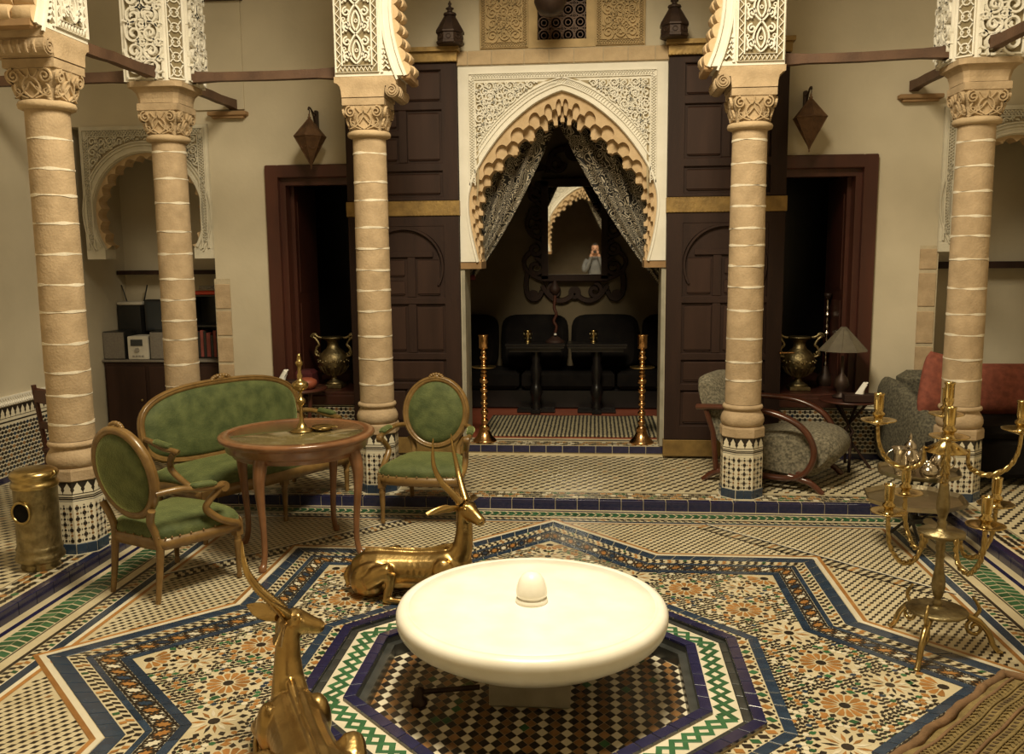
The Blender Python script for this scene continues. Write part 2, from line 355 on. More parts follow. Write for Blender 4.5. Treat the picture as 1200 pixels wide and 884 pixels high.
# ---- the eight-pointed star: strips, then bands of small pieces
m = MB()
def ring_strip(fn, a0, a1, c, z=.0022):
    P, Q = fn(a0), fn(a1); n = len(P)
    for k in range(n): m.poly(q3([P[k], Q[k], Q[(k+1) % n], P[(k+1) % n]], z), c)
for a0, a1, c in ((1.625, 1.603, OR), (1.603, 1.577, WH), ): ring_strip(star_pts, a0, a1, c)
def ring_run(fn, a0, a1, per, draw):
    P, Q = fn(a0), fn(a1); n = len(P)
    for k in range(n):
        L = math.dist(P[k], P[(k+1) % n]); N_ = max(1, int(L/per))
        T = lambda u, v, k=k: L2(L2(P[k], P[(k+1) % n], u), L2(Q[k], Q[(k+1) % n], u), v)
        for i in range(N_): draw(T, i, N_)
for a0, a1, c in ((1.444, 1.416, TE), (1.327, 1.283, TE)):
    ring_run(star_pts, a0, a1, .1, lambda T, i, N_: m.poly(q3([T((i+.015)/N_, .03), T((i+.985)/N_, .03), T((i+.985)/N_, .97), T((i+.015)/N_, .97)], .0023), c))
def bwstar(T, i, N_):
    c = OR if (i % 7) in (2,) else (GR if i % 5 == 4 else BK); u = lambda f: (i+f)/N_
    m.poly(q3([T(u(.0), .02), T(u(.45), .02), T(u(.62), .48), T(u(.17), .48)], .002), c)
    m.poly(q3([T(u(.5), .52), T(u(.95), .52), T(u(.78), .98), T(u(.33), .98)], .002), c if c == OR else BK)
ring_run(star_pts, 1.502, 1.447, .046, bwstar)
ring_strip(star_pts, 1.415, 1.327, BK, .0015)
def stars(T, i, N_):
    u = lambda f: (i+.5+f)/N_
    c = (OR, WH, OR, TE)[i % 4]
    pts = []
    for k in range(16):
        r = .33 if k % 2 == 0 else .2; pts.append(T(u(r*math.cos(k*PI/8)), .5+r*1.05*math.sin(k*PI/8)))
    m.poly(q3(pts, .0021), c)
    for du, dv in ((-.5, .5), (-.5, .15), (-.5, .85), (-.25, .0), (.25, 1.0), (.25, 0), (-.25, 1)):
        r = .5; m.poly(q3([T(u(du-.11), min(1, max(0, dv))), T(u(du), max(0, dv-.2)), T(u(du+.11), min(1, max(0, dv))), T(u(du), min(1, dv+.2))], .00195), WH if dv != .5 else OR)
    for du, dv in ((-.5, .5), (-.5, .08), (-.5, .92), (0, .03), (0, .97), (-.27, .05), (.27, .95), (.27, .05), (-.27, .95)):
        m.poly(q3([T(u(du-.13), dv), T(u(du), max(0, dv-.1)), T(u(du+.13), dv), T(u(du), min(1, dv+.1))], .0023), BK)
ring_run(star_pts, 1.415, 1.327, .072, stars)
def oband(T, i, N_):
    u = lambda f: (i+.5+f)/N_; c = (OR, BK, GR, BK)[i % 4]
    m.poly(q3([T(u(-.4), .5), T(u(0), .08), T(u(.4), .5), T(u(0), .92)], .002), c)
    for dv in (.1, .9): m.poly(q3([T(u(-.5-.2), dv), T(u(-.5), dv-.1), T(u(-.5+.2), dv), T(u(-.5), dv+.1)], .002), BK)
ring_run(oct_pts, .998, .94, .05, oband)
stuff('star_band_mosaic', m, TC, floor)
# ---- field of rosettes inside the star
m = MB(); ros = []
for k in range(8):
    a = k*PI/4
    for s in (-1, 1): ros.append((1.297*math.sin(a+s*.147), CY+1.297*math.cos(a+s*.147), .098, 0))
    ros.append((1.735*math.sin(a), CY+1.735*math.cos(a), .1, 0))
    ros.append((1.31*math.sin(a+PI/8), CY+1.31*math.cos(a+PI/8), .1, 1)); ros.append((1.52*math.sin(a), CY+1.52*math.cos(a), .085, 1))
fld = lambda x, y: in_star(x, y, 1.283) and not in_oct(x, y, 1.052)
def rp(cx, cy, r, a): return (cx+r*math.cos(a), cy+r*math.sin(a))
for cx, cy, R, k in ros:
    if cy < 2.0: continue
    n = 14
    m.poly(q3([rp(cx, cy, R*.24, 2*PI*i/10) for i in range(10)], .0012), BK)
    for i in range(n):
        a = 2*PI*(i+.5)/n; d = PI/n
        q = [rp(cx, cy, R*.27, a), rp(cx, cy, R*.6, a-d*.84), rp(cx, cy, R*.88, a-d*.74), rp(cx, cy, R*.95, a), rp(cx, cy, R*.88, a+d*.74), rp(cx, cy, R*.6, a+d*.84)]
        if k == 1: q = [rp(cx, cy, R*.3, a), rp(cx, cy, R*.6, a-d*.6), rp(cx, cy, R*.95, a), rp(cx, cy, R*.6, a+d*.6)]
        if fld(*q[3]): m.poly(q3(q, .0012), OR if k == 0 else (OR if i % 2 else (BK if i % 4 else WH)))
        a = 2*PI*i/n
        q = [rp(cx, cy, R*.94, a), rp(cx, cy, R*1.1, a-d*.6), rp(cx, cy, R*1.3, a), rp(cx, cy, R*1.1, a+d*.6)]
        if fld(*q[2]): m.poly(q3(q, .0012), BK)
        if k == 0 and i % 2 == 0:
            a += d; q = [rp(cx, cy, R*1.12, a), rp(cx, cy, R*1.3, a-d*.8), rp(cx, cy, R*1.46, a), rp(cx, cy, R*1.3, a+d*.8)]
            if fld(*q[2]): m.poly(q3(q, .0012), GR if i % 4 else OR)
g = .0275
for i in range(-80, 81):
    for j in range(-66, 72):
        x, y = i*g*.87+(j % 2)*.004, CY+(j+.5*(i % 2))*g
        if not fld(x, y) or y < 2.0: continue
        if min(math.hypot(x-c[0], y-c[1])-c[2]*(1.38 if c[3] == 0 else 1.28) for c in ros) < .004: continue
        h = random.random(); c = BK if h < .64 else OR if h < .78 else GR if h < .84 else TE if h < .88 else WH
        m.poly(q3([(x+g*.44+.0055*math.cos(a), y+g*.25+.0075*math.sin(a)) for a in [PI/2*k for k in range(4)]], .0008), BK if random.random() < .75 else GR)
        a0 = (i*37+j*11) % 6*PI/3/2; e = .62 if c == BK else .9
        m.poly(q3([(x+.0142*(math.cos(a)*math.cos(a0)-e*math.sin(a)*math.sin(a0)), y+.0142*(math.cos(a)*math.sin(a0)+e*math.sin(a)*math.cos(a0))) for a in [PI/3*k for k in range(6)]], .001), c)
stuff('rosette_mosaic', m, TC, floor)
# ---- single glazed tiles: star outline and octagon line
def tile_obj(quad, z0, z1, mt, parent, gap=.0025, name='tile'):
    cx = sum(p[0] for p in quad)/4; cy = sum(p[1] for p in quad)/4
    pts = []
    for x, y in quad:
        d = math.hypot(x-cx, y-cy); k = (d-gap)/d; pts.append(((x-cx)*k, (y-cy)*k))
    t = MB(); ins = [(x*.96, y*.96) for x, y in pts]
    t.add([(x, y, z0) for x, y in pts]+[(x, y, z1-.0015) for x, y in pts]+[(x, y, z1) for x, y in ins],
          [(0, 1, 5, 4), (1, 2, 6, 5), (2, 3, 7, 6), (3, 0, 4, 7), (4, 5, 9, 8), (5, 6, 10, 9), (6, 7, 11, 10), (7, 4, 8, 11), (8, 9, 10, 11)])
    o = t.build(name, mt, parent, (cx, cy, 0)); o.rotation_euler = (random.uniform(-.006, .006), random.uniform(-.006, .006), 0); return o
def ring_tiles(fn, a0, a1, per, z0, z1, mt, parent, ymin=2.35):
    P, Q = fn(a0), fn(a1); n = len(P)
    for k in range(n):
        N_ = max(1, round(math.dist(P[k], P[(k+1) % n])/per))
        for i in range(N_):
            q = [L2(Q[k], Q[(k+1) % n], i/N_), L2(Q[k], Q[(k+1) % n], (i+1)/N_), L2(P[k], P[(k+1) % n], (i+1)/N_), L2(P[k], P[(k+1) % n], i/N_)]
            cx = sum(p[0] for p in q)/4; cy = sum(p[1] for p in q)/4
            if cy < ymin or abs(cx-.2) > cy*.8: continue
            tile_obj(q, z0, z1, mt, parent)
ring_tiles(star_pts, 1.575, 1.506, .115, -.004, .003, 'teal_tile', floor)
ring_tiles(oct_pts, 1.05, 1.0, .11, -.004, .003, 'teal_tile', floor)
# ---- kerb of the octagonal basin
m = MB()
def oct_ring(mb, a0, z0, a1, z1, c):
    P, Q = oct_pts(a0), oct_pts(a1)
    for k in range(8): j = (k+1) % 8; mb.add([(*P[k], z0), (*Q[k], z1), (*Q[j], z1), (*P[j], z0)], [(0, 1, 2, 3)], c)
oct_ring(m, .94, .0, .94, .018, 1); oct_ring(m, .94, .018, .893, .018, 1); oct_ring(m, .893, .018, .893, .003, 2); oct_ring(m, .893, .003, .857, .003, 2)
oct_ring(m, .857, .004, .745, .004, 0); oct_ring(m, .745, .004, .745, .014, 1); oct_ring(m, .745, .014, .70, .014, 1); oct_ring(m, .70, .014, .70, -.02, 2); oct_ring(m, .70, -.02, .664, -.02, 2); oct_ring(m, .664, -.02, .664, -.079, 2)
kerb = struct(m.build('trim_1', ['white_tile', 'grout', 'slate_tile']))
ring_tiles(oct_pts, .942, .892, .105, .012, .024, 'navy_tile', kerb, 2.3); ring_tiles(oct_pts, .747, .698, .1, .008, .02, 'navy_tile', kerb, 2.3)
ring_tiles(oct_pts, .89, .86, .105, 0, .006, 'slate_tile', kerb, 2.3)
m = MB(); P, Q = oct_pts(.845), oct_pts(.757)
for k in range(8):
    j = (k+1) % 8; n = 4.5
    for ph in (0, 1):
        pl = [L2(L2(P[k], P[j], i/(2*n)), L2(Q[k], Q[j], i/(2*n)), .12+.76*((i+ph) % 2)) for i in range(0, int(2*n)+1)]
        m.ribbon(pl, .030, .002, lambda u, v, h: (u, v, .0042+h+(.0006 if ph else 0)))
stuff('green_chain', m, ['green_tile'], kerb)
m = MB(); oct_ring(m, .68, -.0795, 0.001, -.0795, 0); g = .047
for i in range(-28, 29):
    for j in range(-22, 23):
        if (i+j) % 2: continue
        x, y = i*g/2*1.05, CY+j*g/2*1.35
        if not in_oct(x, y, .672): continue
        c = 1 if j % 2 == 0 else (3 if i % 4 == 1 else 2)
        if random.random() < .03: c = 4
        e = .94
        m.poly([(x-g/2*1.05*e, y, -.078), (x, y-g/2*1.35*e, -.078), (x+g/2*1.05*e, y, -.078), (x, y+g/2*1.35*e, -.078)], c)
stuff('checker_mosaic', m, ['grout', 'black_tile', 'white_tile', 'brown_tile', 'green_tile'], kerb)
# ---- raised gallery floor round the courtyard, its kerb tiles and mosaics
m = MB()
m.box(-4.35, 4.35, YF+.045, 7.64, -.3, ZW); m.box(-4.35, -HX-.045, -.32, YF+.045, -.3, ZW); m.box(HX+.045, 4.35, -.32, YF+.045, -.3, ZW); m.box(-HX-.045, HX+.045, -.32, YN-.045, -.3, ZW)
m.box(-4.35, -3.06, 7.64, 8.5, -.3, ZW); m.box(3.06, 4.35, 7.64, 8.5, -.3, ZW)
gal = struct(m.build('floor', ['cream_tile']))
m = MB()
m.box(-HX-.045, HX+.045, YF, YF+.045, -.05, ZW-.004); m.box(-HX-.045, -HX, YN, YF, -.05, ZW-.004); m.box(HX, HX+.045, YN, YF, -.05, ZW-.004); m.box(-HX-.045, HX+.045, YN-.045, YN, -.05, ZW+.002)
kt = struct(m.build('trim_2', ['grout']))
def kerb_tile(L): t = MB(); t.box(-L/2+.0025, L/2-.0025, -.004, .047, -.03, ZW+.003, bev=.003); return t.mesh('tile', 'navy_tile')
n = 34; L_ = 2*HX/n; me = kerb_tile(L_)
for k in range(n): piece('tile', me, kt, (-HX+(k+.5)*L_, YF, random.uniform(-.0015, .0015)))
n = 26; L_ = (YF-2.3)/n; me = kerb_tile(L_)
for k in range(n):
    piece('tile', me, kt, (-HX, 2.3+(k+.5)*L_, random.uniform(-.0015, .0015)), (0, 0, PI/2)); piece('tile', me, kt, (HX, 2.3+(k+.5)*L_, random.uniform(-.0015, .0015)), (0, 0, -PI/2))
m = MB()
def okg(x, y):
    if abs(x) < HX+.25 and y < YF+.25: return False
    return y < 7.60 and abs(x) < 4.3 and (y > 3.6)
zig(m, -4.3, 4.3, 3.6, 7.6, okg, ZW+.001, .080, .052)
stuff('zigzag_mosaic', m, TC, gal)
m = MB()
def gband(T, N_, per):
    for k in range(N_):
        u = k*per
        for r in range(3):
            h = random.random(); c = (OR if h < .3 else BK if h < .7 else WH if h < .85 else GR); v = .01+r*.048
            uu = u+(per/2 if r % 2 else 0)
            m.poly([(*T(uu+per*.42*math.cos(a), v+.022+.021*math.sin(a)), ZW+.0012) for a in [PI/4*q for q in range(8)]], c)
            m.poly([(*T(uu+per/2+per*.13*math.cos(a), v+.022+.022*math.sin(a)), ZW+.0014) for a in [PI/2*q for q in range(4)]], BK)
gband(lambda u, v: (-HX-.2+u, YF+.055+v), int((2*HX+.4)/.05), .05)
for s in (-1, 1): gband(lambda u, v, s=s: (s*(HX+.055+v), 3.3+u), int((YF-3.3)/.05), .05)
for x0, x1, y0, y1, c in ((-HX-.24, HX+.24, YF+.208, YF+.213, BK), (-HX-.24, HX+.24, YF+.226, YF+.231, BK), (-HX-.213, -HX-.208, 3.3, YF+.21, BK), (HX+.208, HX+.213, 3.3, YF+.21, BK)):
    m.poly([(x0, y0, ZW+.001), (x1, y0, ZW+.001), (x1, y1, ZW+.001), (x0, y1, ZW+.001)], c)
stuff('gallery_band_mosaic', m, TC, gal)
# ---- walls
TH = .32; YW = 7.626
def wallbox(name, mt, boxes): 
    mm_ = MB()
    for b_ in boxes: mm_.box(*b_)
    return struct(mm_.build(name, mt))
WB = []
for s in (-1, 1):
    def bx(x0, x1, z0, z1, y0=YW, y1=YW+TH): WB.append((min(s*x0, s*x1), max(s*x0, s*x1), y0, y1, z0, z1))
    bx(2.50, 3.06, 0, 5); bx(1.72, 2.50, 0, .54); bx(1.72, 2.50, 2.53, 5); bx(.866, 1.72, 0, 5); bx(3.06, 4.36, 2.96, 5)
    bx(.20, .866, 3.36, 5)
WB += [(-.20, .20, YW, YW+TH, 3.36, 3.565), (-.20, .20, YW, YW+TH, 4.05, 5)]
wall_back = wallbox('wall_back', 'plaster', WB)
wallbox('wall_left', 'plaster', [(-4.55, -4.35, -.33, 8.6, -.1, 5)])
wallbox('wall_right', 'plaster', [(4.35, 4.55, -.33, 8.6, -.1, 5)])
wallbox('wall_recess', 'plaster', [(-4.36, -3.0, 8.45, 8.6, 0, 3.2), (3.0, 4.36, 8.45, 8.6, 0, 3.2), (-3.06, -2.94, YW+TH, 8.5, 0, 3.2), (2.94, 3.06, YW+TH, 8.5, 0, 3.2), (-4.36, -2.94, YW+TH, 8.6, 3.0, 3.2), (2.94, 4.36, YW+TH, 8.6, 3.0, 3.2)])
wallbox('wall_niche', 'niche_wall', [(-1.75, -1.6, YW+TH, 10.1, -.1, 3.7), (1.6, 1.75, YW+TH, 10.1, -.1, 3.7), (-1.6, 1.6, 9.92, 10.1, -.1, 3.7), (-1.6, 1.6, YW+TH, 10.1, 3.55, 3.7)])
wallbox('wall_window_room', 'black_wood', [(s*2.22-.53+dx0, s*2.22-.53+dx1, y0, y1, z0, z1) for s in (-1, 1) for dx0, dx1, y0, y1, z0, z1 in ((-.05, 0, YW+TH, 9.3, .4, 2.9), (1.0, 1.05, YW+TH, 9.3, .4, 2.9), (0, 1.0, 9.2, 9.3, .4, 2.9), (0, 1.0, YW+TH, 9.3, 2.8, 2.9), (0, 1.0, YW+TH, 9.3, .4, .58))])
wallbox('wall_front', 'plaster', [(-4.36, -.866, -.63, -.31, -.1, 5), (.866, 4.36, -.63, -.31, -.1, 5), (-.866, .866, -.63, -.31, 3.36, 5)])
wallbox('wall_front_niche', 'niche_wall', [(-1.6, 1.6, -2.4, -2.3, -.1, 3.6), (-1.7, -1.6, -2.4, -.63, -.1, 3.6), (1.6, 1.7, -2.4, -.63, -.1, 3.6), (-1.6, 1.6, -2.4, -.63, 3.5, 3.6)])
wallbox('floor_niche', 'terracotta', [(-1.6, 1.6, YW+TH-.02, 9.92, -.1, .165)])
wallbox('floor_niche', 'terracotta', [(-1.6, 1.6, -2.3, -.31, -.1, .165)])
wallbox('ceiling', 'plaster', [(-4.55, 4.55, YF+.1, 8.6, 5, 5.15), (-4.55, -2.66, -.63, YF+.1, 5, 5.15), (2.66, 4.55, -.63, YF+.1, 5, 5.15), (-2.66, 2.66, -.63, YN-.1, 5, 5.15), (-2.9, 2.9, .8, 6.7, 8.5, 8.65)])
wallbox('wall_upper', 'plaster_white', [(-2.86, 2.86, YF+.1, YF+.3, 4.98, 8.5), (-2.86, 2.86, YN-.3, YN-.1, 4.98, 8.5), (-2.86, -2.68, YN-.1, YF+.1, 4.98, 8.5), (2.68, 2.86, YN-.1, YF+.1, 4.98, 8.5)])
# step up into the niche: tiles on the riser, mosaic tread
m = MB(); m.box(-.866, .866, YW+.01, YW+.31, 0, .160)
step = struct(m.build('trim_3', ['cream_tile']))
me = MB(); me.box(-.0695, .0695, -.012, .0, -.03, .03, bev=.002); me = me.mesh('tile', 'navy_tile')
for k in range(12): piece('tile', me, step, (-.866+(k+.5)*1.732/12, YW+.012, .125))
m = MB()
gb = m
for k in range(34):
    for r in range(3):
        u, v = -.84+k*.05+(.025 if r % 2 else 0), YW+.03+r*.05; h = random.random()
        m.poly([(u+.021*math.cos(a), v+.021*math.sin(a), .1612) for a in [PI/4*q for q in range(8)]], OR if h < .35 else BK if h < .6 else WH)
        m.poly([(u+.025+.008*math.cos(a), v+.02*math.sin(a), .1613) for a in [PI/2*q for q in range(4)]], BK)
m.poly(q3([(-.86, YW+.205), (.86, YW+.205), (.86, YW+.235), (-.86, YW+.235)], .1612), NV)
stuff('tread_mosaic', m, TC, step)
# ---- glazed dado with merlons along the walls
def merlon(w_, h_): return [(-w_*.46, 0), (w_*.46, 0), (w_*.46, h_*.12), (w_*.30, h_*.35), (w_*.36, h_*.5), (0, h_), (-w_*.36, h_*.5), (-w_*.30, h_*.35), (-w_*.46, h_*.12)]
def dado(name, L, z0, z1, T, parent=None):         # T(u, z, h) -> xyz
    m = MB(); m.add([T(0, z0, 0), T(L, z0, 0), T(L, z1, 0), T(0, z1, 0), T(0, z0, .02), T(L, z0, .02), T(L, z1, .02), T(0, z1, .02)], [(4, 5, 6, 7), (0, 1, 5, 4), (1, 2, 6, 5), (2, 3, 7, 6), (3, 0, 4, 7)], 0)
    q = struct(m.build(name, ['white_tile'])) if parent is None else m.build(name, ['white_tile'], parent)
    m = MB(); w_ = .062; n = int(L/w_)
    def pl(pts, c, h=.0215): m.poly([T(u, z, h) for u, z in pts], c)
    pl([(0, z1-.095), (L, z1-.095), (L, z1-.005), (0, z1-.005)], BK, .0208)
    for k in range(n): pl([((k+.5)*w_+u, z1-.09+v) for u, v in merlon(w_, .075)], WH, .0222)
    pl([(0, z1-.13), (L, z1-.13), (L, z1-.118), (0, z1-.118)], BK); pl([(0, z0), (L, z0), (L, z0+.05), (0, z0+.05)], NV)
    g = .042; r = 0; z = z0+.075
    while z < z1-.145:
        for k in range(int(L/g)):
            u = (k+.5)*g+(g/2 if r % 2 else 0); c = BK if (k+r) % 3 else (TE if r % 2 else BR)
            if u+.02 > L: continue
            pl([(u+.0155*math.cos(a), z+.0155*math.sin(a)) for a in [PI/4*(q_+.5) for q_ in range(8)]], c)
            if u+g/2+.01 < L: pl([(u+g/2+.0055*math.cos(a), z+.012*math.sin(a)) for a in [PI/2*q_ for q_ in range(4)]], BK)
        z += g*.78; r += 1
    stuff('dado_mosaic', m, TC, q); return q
dado('baseboard_left', 4.6, ZW, .67, lambda u, z, h: (-4.35+h, 3.0+u, z))
dado('baseboard_right', 4.6, ZW, .67, lambda u, z, h: (4.35-h, 7.6-u, z))
dado('baseboard_back', .98, ZW, .62, lambda u, z, h: (-2.74+u, YW-h, z))
dado('baseboard_back', .98, ZW, .62, lambda u, z, h: (1.78+u, YW-h, z))
m = MB(); m.box(-4.35, -4.318, 3.0, 7.62, .675, .745)
for k in range(150): u = 3.02+k*.03; m.ribbon([(u, .685), (u+.02, .71), (u, .735)], .008, .008, lambda a, z, h: (-4.318+h, a, z))
struct(m.build('trim_4', ['plaster_white']))
# ---- arches -------------------------------------------------------
OARC = [(.71, 1.76), (.745, 1.9), (.775, 2.06), (.79, 2.22), (.775, 2.36), (.715, 2.52), (.60, 2.70), (.446, 2.88), (.25, 3.04), (.1, 3.12), (0, 3.155)]
IARC = [(.69, 1.76), (.698, 1.88), (.703, 2.0), (.70, 2.13), (.685, 2.26), (.63, 2.42), (.50, 2.57), (.34, 2.72), (.18, 2.84), (.07, 2.90), (0, 2.935)]
def arcs(tab, n=6):
    r = cr_curve(tab, n); return [(x, z) for x, z in r]+[(-x, z) for x, z in reversed(r[:-1])]
def arch_panel(mb, C, xo, z0, z1, y0, y1, mi=0, up=(0,)):       # plate with an arch-shaped opening
    n = len(C); out = []
    for k in range(n):
        t = k/(n-1); P = 2*(z1-z0)+2*xo; s = t*P
        if s < z1-z0: out.append((xo, z0+s))
        elif s < z1-z0+2*xo: out.append((xo-(s-(z1-z0)), z1))
        else: out.append((-xo, z1-(s-(z1-z0)-2*xo)))
    # keep the corners
    for cx in (xo, -xo):
        j = min(range(n), key=lambda q: abs(out[q][0]-cx)+abs(out[q][1]-z1)); out[j] = (cx, z1)
    for k in range(n-1):
        a, b_, c, d = C[k], C[k+1], out[k+1], out[k]
        mb.add([(a[0], y0, a[1]), (b_[0], y0, b_[1]), (c[0], y0, c[1]), (d[0], y0, d[1]), (a[0], y1, a[1]), (b_[0], y1, b_[1]), (c[0], y1, c[1]), (d[0], y1, d[1])],
               [(0, 1, 2, 3), (1, 0, 4, 5), (7, 6, 5, 4), (2, 6, 7, 3)], mi)
    mb.box(C[0][0], xo, y0, y1, z0-.0005, z0, mi); mb.box(-xo, C[-1][0], y0, y1, z0-.0005, z0, mi)
def arch_inside(C):
    R = [p for p in C if p[0] >= 0]
    def f(x, z):
        x = abs(x)
        if z < R[0][1] or z > R[-1][1]: return 0
        for a, b_ in zip(R, R[1:]):
            if a[1] <= z <= b_[1]: t = (z-a[1])/((b_[1]-a[1]) or 1); return a[0]+t*(b_[0]-a[0])
        return 0
    return f
def clip_ribbon(mb, pl, ok, wd, h, f, mi=0):
    cur = []
    for p_ in pl:
        if ok(*p_): cur.append(p_)
        else:
            if len(cur) > 2: mb.ribbon(cur, wd, h, f, mi)
            cur = []
    if len(cur) > 2: mb.ribbon(cur, wd, h, f, mi)
def arabesque(mb, u0, u1, v0, v1, pitch, ok, wd, h, f, sym=True, mi=0):
    nu, nv = max(1, round((u1-u0)/pitch)), max(1, round((v1-v0)/pitch)); pu, pv = (u1-u0)/nu, (v1-v0)/nv
    for i in range(nu):
        for j in range(nv):
            cx, cy = u0+(i+.5)*pu, v0+(j+.5)*pv; p_ = min(pu, pv); left = cx < (u0+u1)/2 if sym else (i % 2 == 0)
            sg = 1 if left else -1; a0 = (PI*.5*((j*3+min(i, nu-1-i)*2) % 4)); a0 = a0 if left else PI-a0
            clip_ribbon(mb, spiral(cx, cy, .50*p_, .10*p_, 1.35, a0, 18, sg), ok, wd, h, f, mi)
            clip_ribbon(mb, spiral(cx, cy, .50*p_, .66*p_, .28, a0, 6, -sg), ok, wd, h, f, mi)
            clip_ribbon(mb, circ(cx+pu/2, cy+pv/2, .14*p_, 8)+[circ(cx+pu/2, cy+pv/2, .14*p_, 8)[0]], ok, wd*.9, h, f, mi)
            d = a0+PI*.75
            for q in (-.5, .5): clip_ribbon(mb, [(cx+math.cos(d+q*t)*p_*(.42+.28*t), cy+math.sin(d+q*t)*p_*(.42+.28*t)) for t in (0, .33, .66, 1)], ok, wd*.9, h, f, mi)
def chain(mb, path_fn, L, wd, per, rw, h, f, mi=0):        # little interlaced border between two edges
    n = max(2, int(L/per)*2)
    for ph in (0, 1):
        mb.ribbon([path_fn(L*k/n, (wd/2)*(.72 if (k+ph) % 2 else -.72)) for k in range(n+1)], rw, h, f, mi)
def door_arch(y0, yb, turn, first):
    C = arcs(OARC, 5); F = lambda x, y, z: (x, y0+(y-YW) if not turn else y0-(y-YW), z)
    m = MB(); arch_panel(m, C, .866, 1.76, 3.368, YW-.03, YW+TH)
    if turn: m.v = [(-x, 2*YW-y-YW+y0, z) for x, y, z in m.v]
    root = struct(m.build('trim_5', ['plaster_white']))
    fr = (lambda u, v, h: (u, YW-.03-h, v)) if not turn else (lambda u, v, h: (-u, y0+.03+h, v))
    m = MB(); ai = arch_inside(C)
    # mouldings following the arch
    def off(d): 
        r = []
        for k in range(len(C)):
            a, b_ = C[max(k-1, 0)], C[min(k+1, len(C)-1)]; dx, dy = b_[0]-a[0], b_[1]-a[1]; L = math.hypot(dx, dy); r.append((C[k][0]+dy/L*d, C[k][1]-dx/L*d))
        return r
    for d, w_ in ((.012, .02), (.055, .012), (.105, .012)): clip_ribbon(m, off(d), lambda u, v: d < .02 or (abs(u) < .728 and v > 2.2), w_, .014, fr)
    a = off(.08)
    for k in range(2, len(a)-2):
        if a[k][1] < 2.3 or abs(a[k][0]) > .715: continue
        for t in (0, .5):
            p_ = L2(a[k], a[k+1], t); q = L2(off(.055)[k], off(.105)[k], .5) if False else p_
            m.ribbon([(q[0]-.012, q[1]-.012), (q[0], q[1]+.004), (q[0]+.012, q[1]+.014)], .007, .01, fr)
    # rectangular frame
    for d in (.09, .135): m.ribbon([(.866-d, 2.40), (.866-d, 3.368-d+.03), (-.866+d, 3.368-d+.03), (-.866+d, 2.40)], .011, .014, fr)
    for s in (-1, 1): chain(m, lambda u, o, s=s: (s*(.866-.1125+o), 2.42+u), .84, .045, .045, .009, .012, fr)
    chain(m, lambda u, o: (-.75+u, 3.368-.0825+o), 1.5, .045, .045, .009, .012, fr)
    o = m.build('moulding', ['stucco'], root); 
    m = MB()
    def ok(u, v): 
        if abs(u) > .72 or v > 3.24: return False
        if v > C[len(C)//2][1]+.12: return True
        b_ = ai(u, v-.125) if v-.125 > 1.8 else .8
        return abs(u) > max(b_+.035, ai(u, v)+.1 if ai(u, v) else 0)
    bk = [(C[k][0], C[k][1]) for k in range(len(C)) if C[k][1] > 2.3]; oo = [q for q in off(.125) if q[1] > 2.42 and abs(q[0]) < .72]
    top = [(oo[0][0], 2.42)]
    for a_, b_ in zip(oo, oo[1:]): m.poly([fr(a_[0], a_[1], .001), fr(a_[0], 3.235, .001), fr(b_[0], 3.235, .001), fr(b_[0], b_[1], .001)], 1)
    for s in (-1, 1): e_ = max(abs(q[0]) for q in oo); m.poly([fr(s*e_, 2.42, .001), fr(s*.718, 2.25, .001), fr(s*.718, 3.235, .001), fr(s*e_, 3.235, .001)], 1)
    arabesque(m, -.73, .73, 2.2, 3.25, .084, ok, .0135, .022, fr)
    arabesque(m, -.73+.042, .73-.042, 2.2+.042, 3.25-.042, .084, ok, .010, .016, fr)
    o = m.build('carved_spandrel', ['stucco', 'carving_ground_shade'], root); o['kind'] = 'stuff'
    # muqarnas: stepped tiers of scooped cells
    Oc, Ic = cr_curve(OARC, 12), cr_curve(IARC, 12)
    Oc = Oc+[(-x, z) for x, z in reversed(Oc[:-1])]; Ic = Ic+[(-x, z) for x, z in reversed(Ic[:-1])]; n = len(Oc)
    per = 10; sub = 3
    for k in range(3):
        m = MB(); A = []; B = []; nn = (n-1)*sub
        for i in range(nn+1):
            q, r = divmod(i, sub); q2 = min(q+1, n-1); po = L2(Oc[q], Oc[q2], r/sub); pi_ = L2(Ic[q], Ic[q2], r/sub)
            ph = (i/sub/per+(.5 if k % 2 else 0)) % 1.0; e = abs(ph-.5)/.31; s_ = (1-math.sqrt(max(0, 1-e*e)))*.9 if e < 1 else 1.0
            lo, hi = ((.22, .52), (.46, .78), (.70, 1.0))[k]
            A.append(po); B.append(L2(po, pi_, lo+(hi-lo)*s_))
        ya, yb2 = YW+.005+.055*k, YW+.085+.055*k+(.1 if k == 2 else 0)
        for i in range(nn):
            a, b_, c, d = A[i], A[i+1], B[i+1], B[i]
            m.add([fr(p_[0], p_[1], -(yy-YW+.03)) for yy in (ya, yb2) for p_ in (a, b_, c, d)], [(0, 1, 2, 3), (3, 2, 6, 7), (4, 5, 6, 7)], 0)
        m.build('muqarnas_tier', ['muqarnas_stone'], root)
    # hanging bosses between the scoops
    m = MB()
    for k in (2,):
        for i in range(per*0, n-1):
            ph = (i/per+(.5 if k % 2 else 0)) % 1.0
            if abs(ph-round(ph)) < .01:
                t = (k+1.0)/3; p_ = L2(Oc[i], Ic[i], t-.04); yy = YW+.0+.055*k
                if math.dist(Oc[i], Ic[i]) < .05: continue
                c = fr(p_[0], p_[1], -(yy-YW+.03)); m.box(c[0]-.017, c[0]+.017, c[1]-.012, c[1]+.03, c[2]-.022, c[2]+.018, bev=.004)
    m.build('muqarnas_boss', ['muqarnas_stone'], root)
